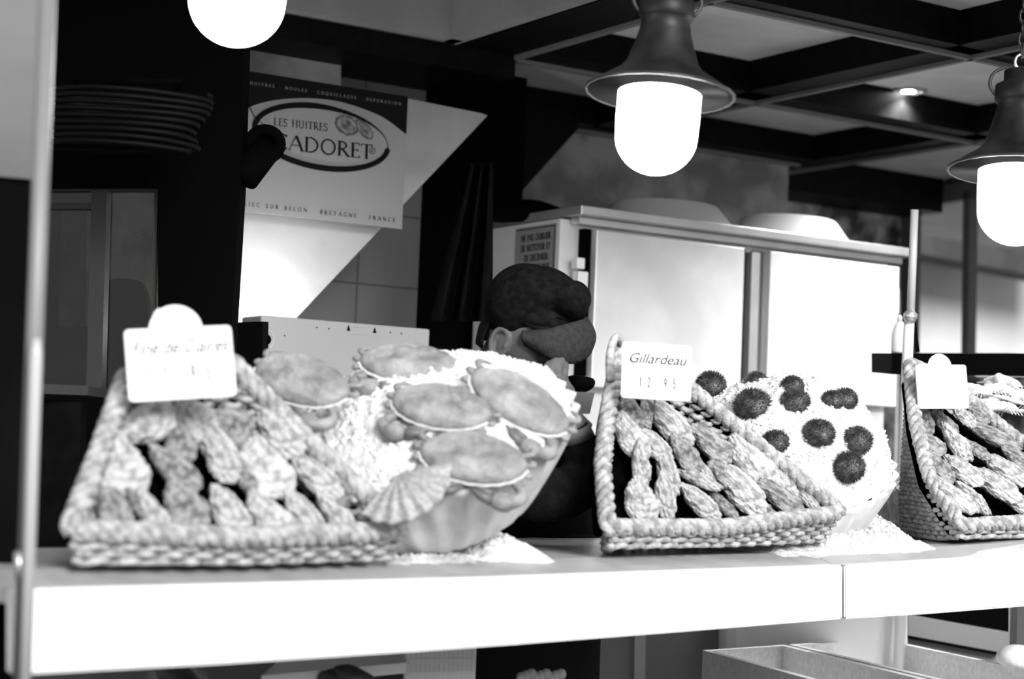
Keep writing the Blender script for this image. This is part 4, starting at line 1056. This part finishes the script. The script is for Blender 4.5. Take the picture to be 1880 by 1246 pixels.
# langoustines on the ice at the right
def langoustine():
    root = empty('langoustine', 'x', 'langoustine', (0, 0, 0), 'langoustines on the ice')
    ml = mat('langoustine_shell', .72, .4, v2=.55, scale=40)
    b = NB(); pts = smoothpath([Vector((0, 0, 0)), Vector((.03, 0, .006)), Vector((.07, 0, .004)), Vector((.10, 0, -.006)), Vector((.125, 0, -.022))], 8)
    tube(b, pts, [.006 + .008 * min(1, i / 6) * (1 - .5 * i / len(pts)) + (.0012 if i % 3 else 0) for i in range(len(pts))], 12); link('body', b, ml, root, True)
    b = NB()
    for s in (-1, 0, 1): prism(b, [Vector((.122, s * .006 - .003, -.02)), Vector((.122, s * .006 + .003, -.02)), Vector((.142, s * .012 + .005, -.03)), Vector((.142, s * .012 - .005, -.03))], Vector((0, 0, .002)))
    link('tail_fan', b, ml, root)
    for s in (-1, 1):
        b = NB(); tube(b, smoothpath([Vector((.015, s * .008, 0)), Vector((-.01, s * .025, .004)), Vector((-.05, s * .02, .006)), Vector((-.09, s * .012, .004))], 5), [.003] * 6 + [.005] * 5 + [.007, .006, .004, .003, .001], 7); link('claw', b, ml, root, True)
    b = NB()
    for s in (-1, 1):
        for k in range(4): tube(b, [Vector((.02 + k * .01, s * .008, -.004)), Vector((.02 + k * .01, s * .03, .004)), Vector((.015 + k * .01, s * .045, -.014))], .0013, 5)
        tube(b, smoothpath([Vector((0, s * .004, .004)), Vector((-.04, s * .02, .03)), Vector((-.10, s * .045, .035))], 5), .0006, 4)
    link('legs_and_feelers', b, ml, root)
    b = NB()
    for s in (-1, 1): sphere(b, Vector((-.002, s * .006, .007)), .003, u=8, v=6)
    link('eyes', b, M_ink2, root, True)
    return root
lg = langoustine()
for i, (x, y, D, az, tl_, txt) in enumerate([
 (1800, 722, 4.75, 30, -10, 'langoustine beside the right price card, claws down left'), (1822, 728, 4.72, 150, -15, 'langoustine crossing over behind the card'),
 (1838, 716, 4.85, 80, -25, 'langoustine standing highest behind the right rim'), (1855, 733, 4.72, 10, -10, 'langoustine lying level near the edge of the picture'),
 (1874, 716, 4.85, 120, -20, 'langoustine at the right picture edge, upper'), (1868, 755, 4.68, 200, -5, 'langoustine at the right picture edge, lower')]):
    if i == 0: r_ = lg
    else:
        r_ = lg.copy(); C.objects.link(r_)
        for ch in list(lg.children):
            c_ = ch.copy(); C.objects.link(c_); c_.parent = r_
    r_['label'] = txt
    r_.matrix_world = Matrix.Translation(P(x, y, D)) @ Matrix.Rotation(math.radians(az), 4, 'Z') @ Matrix.Rotation(math.radians(tl_), 4, 'Y')

# ------------------------------------------------------------------ man behind the counter
HC = P(962, 630, 4.0); yaw, pit, rl = math.radians(-35), math.radians(27), math.radians(0)
HM = Matrix.Translation(HC) @ Matrix.Rotation(yaw, 4, 'Z') @ Matrix.Rotation(pit, 4, 'Y') @ Matrix.Scale(1.02, 4)
def headmesh(b):
    g = bmesh.ops.create_uvsphere(b, u_segments=64, v_segments=48, radius=1)
    def G(d, cx, cy, cz, s): return math.exp(-((d.x - cx) ** 2 + (d.y - cy) ** 2 + (d.z - cz) ** 2) / (2 * s * s))
    for v_ in g['verts']:
        d = v_.co.copy()
        q = Vector((d.x * .098, d.y * .074, d.z * .118))
        if d.z < 0:
            k = -d.z; q.y *= 1 - .30 * k; q.x += .018 * k + (.012 * k if d.x > 0 else .030 * k); q.x *= 1 - .12 * k
        if d.x > 0: q.x -= .010 * max(0, d.z) 
        q.x += .030 * G(d, .97, 0, -.22, .10) + .016 * G(d, .98, 0, -.08, .09) + .010 * G(d, .93, 0, .22, .2)
        q.x += .010 * (G(d, .86, 0, -.50, .10) + G(d, .82, 0, -.60, .08)) + .012 * G(d, .6, 0, -.80, .2)
        for s in (-1, 1):
            q.x -= .013 * G(d, .90, s * .36, .04, .13); q.y += s * .004 * G(d, .75, s * .6, -.25, .2)
            q.x += .005 * G(d, .95, s * .2, -.26, .07)
        v_.co = q
def tcap(b, pts, r, n=14):
    tube(b, smoothpath(pts, 5), [r[min(len(r) - 1, i // 5)] * (1 - (i % 5) / 5) + r[min(len(r) - 1, i // 5 + 1)] * ((i % 5) / 5) for i in range((len(pts) - 1) * 5 + 1)], n)
    sphere(b, Vector(pts[0]), r[0], u=12, v=8); sphere(b, Vector(pts[-1]), r[-1], u=12, v=8)
b = NB(); headmesh(b)
for s in (-1, 1):   # ears: rim, lobe and concha
    Mr = Matrix.Rotation(math.radians(-12), 4, 'Y')
    pts = [Vector((-.006 + .017 * math.cos(t * .2618) * (1 - .12 * math.sin(t * .2618) * -1), s * (.074 + .006 * (1 - math.cos(t * .2618))), -.008 + .031 * math.sin(t * .2618))) for t in range(24)]
    tube(b, [Mr @ p for p in pts], .0062, 8, closed=True)
    sphere(b, Mr @ Vector((-.004, s * .072, -.008)), (.018, .010, .030)); sphere(b, Mr @ Vector((.010, s * .076, -.010)), (.006, .007, .010)); sphere(b, Mr @ Vector((-.002, s * .075, -.036)), (.008, .005, .009))
# eyelids and brows
for s in (-1, 1): sphere(b, Vector((.079, s * .028, .004)), (.014, .013, .010))
for v_ in b.verts: v_.co = HM @ v_.co
nk = HM @ Vector((-.03, 0, -.075)); sh = P(862, 760, 4.06)
tube(b, smoothpath([HM @ Vector((-.02, 0, -.03)), nk, nk.lerp(sh, .6), sh], 5), .058, 20)
# near forearm and hand raised before the chin
el = P(1075, 860, 3.80); wr = P(1040, 752, 3.78)
tcap(b, [el, el.lerp(wr, .5), wr], [.038, .034, .026])
hp = P(1026, 716, 3.77)
tcap(b, [wr, wr.lerp(hp, .6), hp], [.026, .031, .029])
tcap(b, [P(1036, 722, 3.785), P(1021, 706, 3.80)], [.024, .024])
fing = [((1014, 712), (1001, 694), (1003, 676), (1008, 668), .0098), ((1021, 706), (1012, 684), (1016, 668), (1021, 662), .0100), ((1029, 704), (1024, 680), (1028, 666), (1031, 661), .0098), ((1037, 708), (1036, 686), (1038, 674), (1039, 669), .0088)]
for i, (p0, p1, p2, p3, r) in enumerate(fing):
    dz = 3.765 + i * .012
    tcap(b, [P(*p0, dz), P(*p1, dz - .012), P(*p2, dz + .004), P(*p3, dz + .018)], [r, r, r * .92, r * .78], 10)
tcap(b, [P(1012, 728, 3.76), P(998, 716, 3.745), P(992, 702, 3.75), P(991, 694, 3.765)], [.013, .0115, .0105, .0085], 10)
# far hand reaching down to the tray
tcap(b, [P(1010, 850, 4.1), P(1035, 800, 4.05), P(1050, 775, 4.03)], [.038, .032, .026])
for i in range(5):
    tcap(b, [P(1050 + i * 2, 775, 4.02), P(1058 + i * 4, 766 + i * 3, 4.01 - i * .012), P(1066 + i * 4, 764 + i * 4, 4.0 - i * .012)], [.011, .0095, .0075], 8)
person = link('person', b, M_skin, smooth=True)
md = person.modifiers.new('merge', 'REMESH'); md.mode = 'VOXEL'; md.voxel_size = .0035; md.use_smooth_shade = True
md = person.modifiers.new('soften', 'SMOOTH'); md.factor = .5; md.iterations = 2
tag(person, 'person in a dark cap and dark jacket bending over the counter, face down', 'person')
# jacket and apron
b = NB(); hip = P(955, 1120, 4.45); hip.z = .95
spine = [hip, P(955, 980, 4.42), P(925, 870, 4.30), P(880, 790, 4.12), P(862, 735, 4.06)]
tube(b, smoothpath(spine, 6), [.17, .17, .172, .175, .178, .18, .18, .182, .185, .188, .19, .19, .19, .188, .185, .18, .17, .155, .14, .125, .11, .10, .09, .08, .07], 24, flat=.72, upv=Vector((0, 1, 0)))
tcap(b, [P(835, 745, 3.97), P(900, 830, 3.75), P(985, 905, 3.72), P(1072, 885, 3.80), P(1055, 800, 3.79)], [.075, .068, .058, .050, .040])
tcap(b, [P(905, 765, 4.15), P(960, 850, 4.2), P(1010, 870, 4.15), P(1028, 815, 4.06)], [.075, .062, .052, .042])
sphere(b, P(838, 712, 4.06), (.10, .11, .07)); sphere(b, P(880, 730, 4.14), (.09, .10, .06))
jk = link('jacket', b, M_cloth, person, smooth=True); md = jk.modifiers.new('merge', 'REMESH'); md.mode = 'VOXEL'; md.voxel_size = .008; md.use_smooth_shade = True
md = jk.modifiers.new('soften', 'SMOOTH'); md.iterations = 4
b = NB(); cuff = [P(1056, 806, 3.79), P(1050, 785, 3.785)]; tube(b, cuff, [.041, .037], 20); link('cuff', b, mat('grey_cuff', .07, .8), person, True)
b = NB(); tube(b, smoothpath([nk.lerp(sh, .25) + Vector((.062 * math.cos(t * .5236), .062 * math.sin(t * .5236), -.01)) for t in range(12)], 3, True), .014, 8, closed=True); link('collar', b, M_cloth, person, True)
b = NB(); hx, hy = hip.x, hip.y
for sx in (-1, 1): tube(b, [Vector((hx + sx * .085, hy, .96)), Vector((hx + sx * .09, hy - .01, .5)), Vector((hx + sx * .10, hy, .04))], [.095, .075, .06], 16)
link('trousers', b, M_cloth, person, True)
b = NB(); pts = [Vector((hx + .20 * math.sin(t), hy - .19 * math.cos(t), 0)) for t in [(-1.3 + 2.6 * i / 20) for i in range(21)]]
lo_ = [b.verts.new(Vector((p.x * 1.0, p.y - .03, .45))) for p in pts]; hi_ = [b.verts.new(Vector((p.x, p.y, 1.08))) for p in pts]
for i in range(20): b.faces.new((lo_[i], lo_[i + 1], hi_[i + 1], hi_[i]))
bmesh.ops.solidify(b, geom=list(b.faces), thickness=.005); link('apron', b, mat('black_apron', .02, .6), person, True)
for s in (-1, 1):
    b = NB(); sphere(b, Vector((hx + s * .10, hy - .06, .045)), (.05, .13, .045)); link('boot', b, M_black, person, True)
# hair at the nape and temple
b = NB(); bmesh.ops.create_uvsphere(b, u_segments=40, v_segments=24, radius=1)
kill = []
for v_ in b.verts:
    d = v_.co
    if d.z < -.42 or (d.x > -.38 and d.z < .34) or d.x > .75: kill.append(v_)
    v_.co = HM @ Vector((d.x * .103 - .004, d.y * .079, d.z * .121 + .004 + .002 * noise.noise(d * 12)))
bmesh.ops.delete(b, geom=kill, context='VERTS'); bmesh.ops.solidify(b, geom=list(b.faces), thickness=-.004); link('hair', b, M_hair, person, True)
# cap
HD = 4.0
def ell(b, x, y, D, a_, b_, c_, deg):
    sphere(b, P(x, y, D), (a_, c_, b_), Matrix.Rotation(math.radians(deg), 4, 'Y'), 32, 20)
b = NB()
ell(b, 965, 556, HD, .088, .086, .100, 10); ell(b, 945, 566, HD, .066, .080, .092, 0); ell(b, 982, 540, HD, .088, .062, .100, 20)
ell(b, 1036, 552, HD - .01, .056, .048, .090, 28); ell(b, 1016, 534, HD, .070, .045, .088, 30); ell(b, 1052, 548, HD + .03, .040, .040, .07, 30); ell(b, 985, 592, HD - .01, .075, .030, .088, 12)
for v_ in b.verts: v_.co += FW * .003 * noise.noise(v_.co * 18)
cap = link('cap', b, M_cap, person, True)
md = cap.modifiers.new('merge', 'REMESH'); md.mode = 'VOXEL'; md.voxel_size = .005; md.use_smooth_shade = True
md = cap.modifiers.new('soften', 'SMOOTH'); md.factor = .5; md.iterations = 2
b = NB(); g = []
inner = smoothpath([P(958, 606, HD - .085), P(1000, 604, HD - .10), P(1048, 592, HD - .075), P(1078, 582, HD), P(1060, 580, HD + .07), P(1020, 580, HD + .09)], 6)
outer = smoothpath([P(962, 634, HD - .088), P(1010, 659, HD - .115), P(1056, 668, HD - .085), P(1086, 648, HD - .01), P(1078, 630, HD + .06), P(1030, 612, HD + .09)], 6)
for p_, q_ in zip(inner, outer):
    row = []
    for j in range(11):
        r = j / 10; out = (p_ + q_) / 2 - P(985, 610, HD + .02); out.normalize()
        row.append(b.verts.new(p_.lerp(q_, r) + out * .014 * math.sin(math.pi * r)))
    g.append(row)
for i in range(len(g) - 1):
    for j in range(10): b.faces.new((g[i][j], g[i + 1][j], g[i + 1][j + 1], g[i][j + 1]))
bmesh.ops.recalc_face_normals(b, faces=list(b.faces)); bmesh.ops.solidify(b, geom=list(b.faces), thickness=.006); link('cap_peak', b, M_capb, cap, True)

# steel tray and dark pouch beside him
root = empty('steel_tray', 'small steel tray standing between the man and the middle basket', 'tray', P(1063, 745, 3.98))
b = NB(); q = P(1066, 719, 3.98)
for dz, x0, x1, y0, y1 in ((0, 0, 0, 0, 0),):
    c_ = [P(1036, 718, 3.95), P(1092, 720, 3.98), P(1092, 720, 3.98) + Vector((0, .12, 0)), P(1036, 718, 3.95) + Vector((0, .12, 0))]
    lo_ = [p + (sum(c_, Vector()) / 4 - p) * .25 - ZZ * .045 for p in c_]; hexa(b, lo_ + c_)
o = link('tray_body', b, M_steel); setparent([o], root)
b = NB(); sphere(b, P(1062, 704, 4.03), (.035, .04, .020), u=20, v=12)
for v_ in b.verts: v_.co += Vector((1, 0, 1)) * .006 * noise.noise(v_.co * 30)
tag(link('dark_pouch', b, M_black, smooth=True), 'dark rounded pouch lying on the steel tray', 'pouch')

# ------------------------------------------------------------------ under the counter
root = empty('white_bench', 'white bench under the counter at the right', 'bench', P(1500, 1240, 4.9)); pr = []
b = NB(); prism(b, [P(x, y, 4.9) for x, y in ((1335, 1115), (1666, 1095), (1666, 1290), (1335, 1290))], FW * .3); pr.append(link('bench_front', b, mat('bench_white', .88, .5)))
b = NB(); prism(b, [P(x, y, 4.88) for x, y in ((1335, 1115), (1352, 1115), (1352, 1290), (1335, 1290))], FW * .015); pr.append(link('corner_post', b, M_white))
setparent(pr, root)
root = empty('grey_locker', 'grey panelled unit under the counter right of the man', 'cabinet', P(1180, 1240, 5.1)); pr = []
b = NB(); prism(b, [P(x, y, 5.1) for x, y in ((1042, 1120), (1334, 1100), (1334, 1290), (1042, 1290))], FW * .3); pr.append(link('body', b, mat('locker_grey', .20, .6)))
b = NB(); prism(b, [P(x, y, 5.07) for x, y in ((1166, 1120), (1186, 1120), (1184, 1290), (1164, 1290))], FW * .03); pr.append(link('upright', b, mat('locker_pale', .42, .5)))
setparent(pr, root)
def foambox(label, c0, a, bb, hgt):
    root = empty('foam_box', label, 'box', c0, 'white foam fish boxes'); b = NB(); t = .022
    an, bn = a.normalized(), bb.normalized(); d = -ZZ * hgt
    box_o(b, c0, a, bn * t, d); box_o(b, c0 + bb - bn * t, a, bn * t, d); box_o(b, c0 + bn * t, an * t, bb - bn * 2 * t, d); box_o(b, c0 + a - an * t + bn * t, an * t, bb - bn * 2 * t, d)
    o1_ = link('box_walls', b, M_foam); b = NB(); box_o(b, c0 + d, a, bb, ZZ * .02); o2_ = link('box_floor', b, M_foam); setparent([o1_, o2_], root)
zf = .80
p0, pa, pb_ = pz(1290, 1193, zf), pz(1545, 1262, zf), pz(1440, 1183, zf)
a_v = (pa - p0); b_v = (pb_ - p0)
print('foam', a_v.length, b_v.length)
foambox('white open foam box at the lower right, left one', p0, a_v, b_v, .13)
p0b = pz(1478, 1188, zf); foambox('white open foam box at the lower right, right one', p0 + b_v + b_v.normalized() * .02, a_v * 1.3, b_v * 1.25, .13)
root = empty('bench_frame', 'dark bench with a grey rail under the counter at far right', 'bench', P(1760, 1240, 5.5)); pr = []
b = NB(); prism(b, [P(x, y, 5.6) for x, y in ((1640, 1080), (1900, 1080), (1900, 1300), (1640, 1300))], FW * .05); pr.append(link('back_board', b, M_black))
b = NB(); prism(b, [P(x, y, 5.4) for x, y in ((1667, 1130), (1865, 1165), (1865, 1300), (1667, 1300))], FW * .04); pr.append(link('rail', b, mat('rail_grey', .16, .6)))
b = NB(); prism(b, [P(x, y, 5.36) for x, y in ((1667, 1168), (1840, 1200), (1840, 1204), (1667, 1172))], FW * .03); pr.append(link('groove', b, M_black))
setparent(pr, root)
b = NB(); prism(b, [P(x, y, 4.6) for x, y in ((1864, 1090), (1900, 1090), (1900, 1300), (1862, 1300))], FW * .06); tag(link('white_post', b, M_white), 'white post at the lower right picture edge', 'post')
b = NB(); sphere(b, P(1868, 1206, 4.4), (.05, .05, .03)); tag(link('pale_bundle', b, M_foam, smooth=True), 'rounded pale lump at the lower right edge beside the foam boxes', 'bundle')
# perforated crates and dark shells at lower left
def crate(label, x0, x1, ytop, D0, D1, mcr, skew=-6):
    root = empty('plastic_crate', label, 'crate', P(x0, 1240, D0), 'perforated crates under the counter'); b = NB()
    A, B = P(x0, ytop, D0), P(x1, ytop, D1); L_ = (B - A); n_ = 14; hh = .30; t = L_.cross(ZZ).normalized() * .004
    rows_ = 12
    for j in range(rows_ + 1): box_o(b, A - ZZ * (j * hh / rows_ + .006), L_, t * 2, ZZ * .010)
    for i in range(n_ + 1): box_o(b, A + L_ * (i / n_) - L_.normalized() * .006 - ZZ * hh, L_.normalized() * .012, t * 1.6, ZZ * hh)
    o_ = link('front_grid', b, mcr); b = NB()
    dp = FW * .25; box_o(b, A - ZZ * hh + dp, L_, FW * .006, ZZ * hh); box_o(b, B - ZZ * hh, L_.normalized() * .006, dp, ZZ * hh); box_o(b, A - ZZ * hh, L_, dp, ZZ * .006)
    o2_ = link('crate_body', b, mcr); setparent([o_, o2_], root)
crate('pale perforated crate under the counter left of the dark gap', 748, 868, 1165, 3.62, 3.75, M_plast)
crate('pale perforated crate behind the dark shells at lower left', 560, 690, 1178, 3.8, 3.95, mat('crate_grey', .40, .5))
b = NB(); prism(b, [P(x, y, 3.9) for x, y in ((40, 1190), (870, 1140), (866, 1300), (40, 1300))], FW * .03)
tag(link('back_panel', b, mat('under_counter_panel', .16, .7, v2=.05, scale=5, lo=.45, hi=.55)), 'mottled grey board behind the crates under the counter', 'panel')
b = NB(); a0, a1 = P(480, 1240, 3.3), P(745, 1216, 3.55); prism(b, [a0, a1, a1 + Vector((0, .25, 0)), a0 + Vector((0, .25, 0))], -ZZ * .02)
tag(link('crate_board', b, M_white), 'white board edge showing below the counter at lower left', 'board')
for i, (x, y, r_) in enumerate(((622, 1240, .03), (655, 1242, .034), (330, 1243, .05))):
    b = NB(); sphere(b, P(x, y + 6, 3.4), (r_ * 1.4, r_, r_ * .6), Matrix.Rotation(.4 * i, 4, 'Y'))
    for v_ in b.verts: v_.co += Vector((0, 0, 1)) * .01 * noise.noise(v_.co * 25)
    tag(link('dark_shell', b, mat('dark_shell', .06, .5, v2=.03, scale=30), smooth=True), ('left dark shell of two below the counter beside the pale crate', 'right dark shell of two below the counter beside the pale crate', 'long dark shell at the very bottom left')[i], 'shell')
b = NB()
for i in range(9):
    sphere(b, P(958 + i * 9, 1243 - 3 * (i % 3), 3.9), .012, u=10, v=8)
tag(link('knotted_net', b, mat('net_grey', .3, .8), smooth=True), 'knotted grey net top at the bottom edge in the dark gap', 'net')
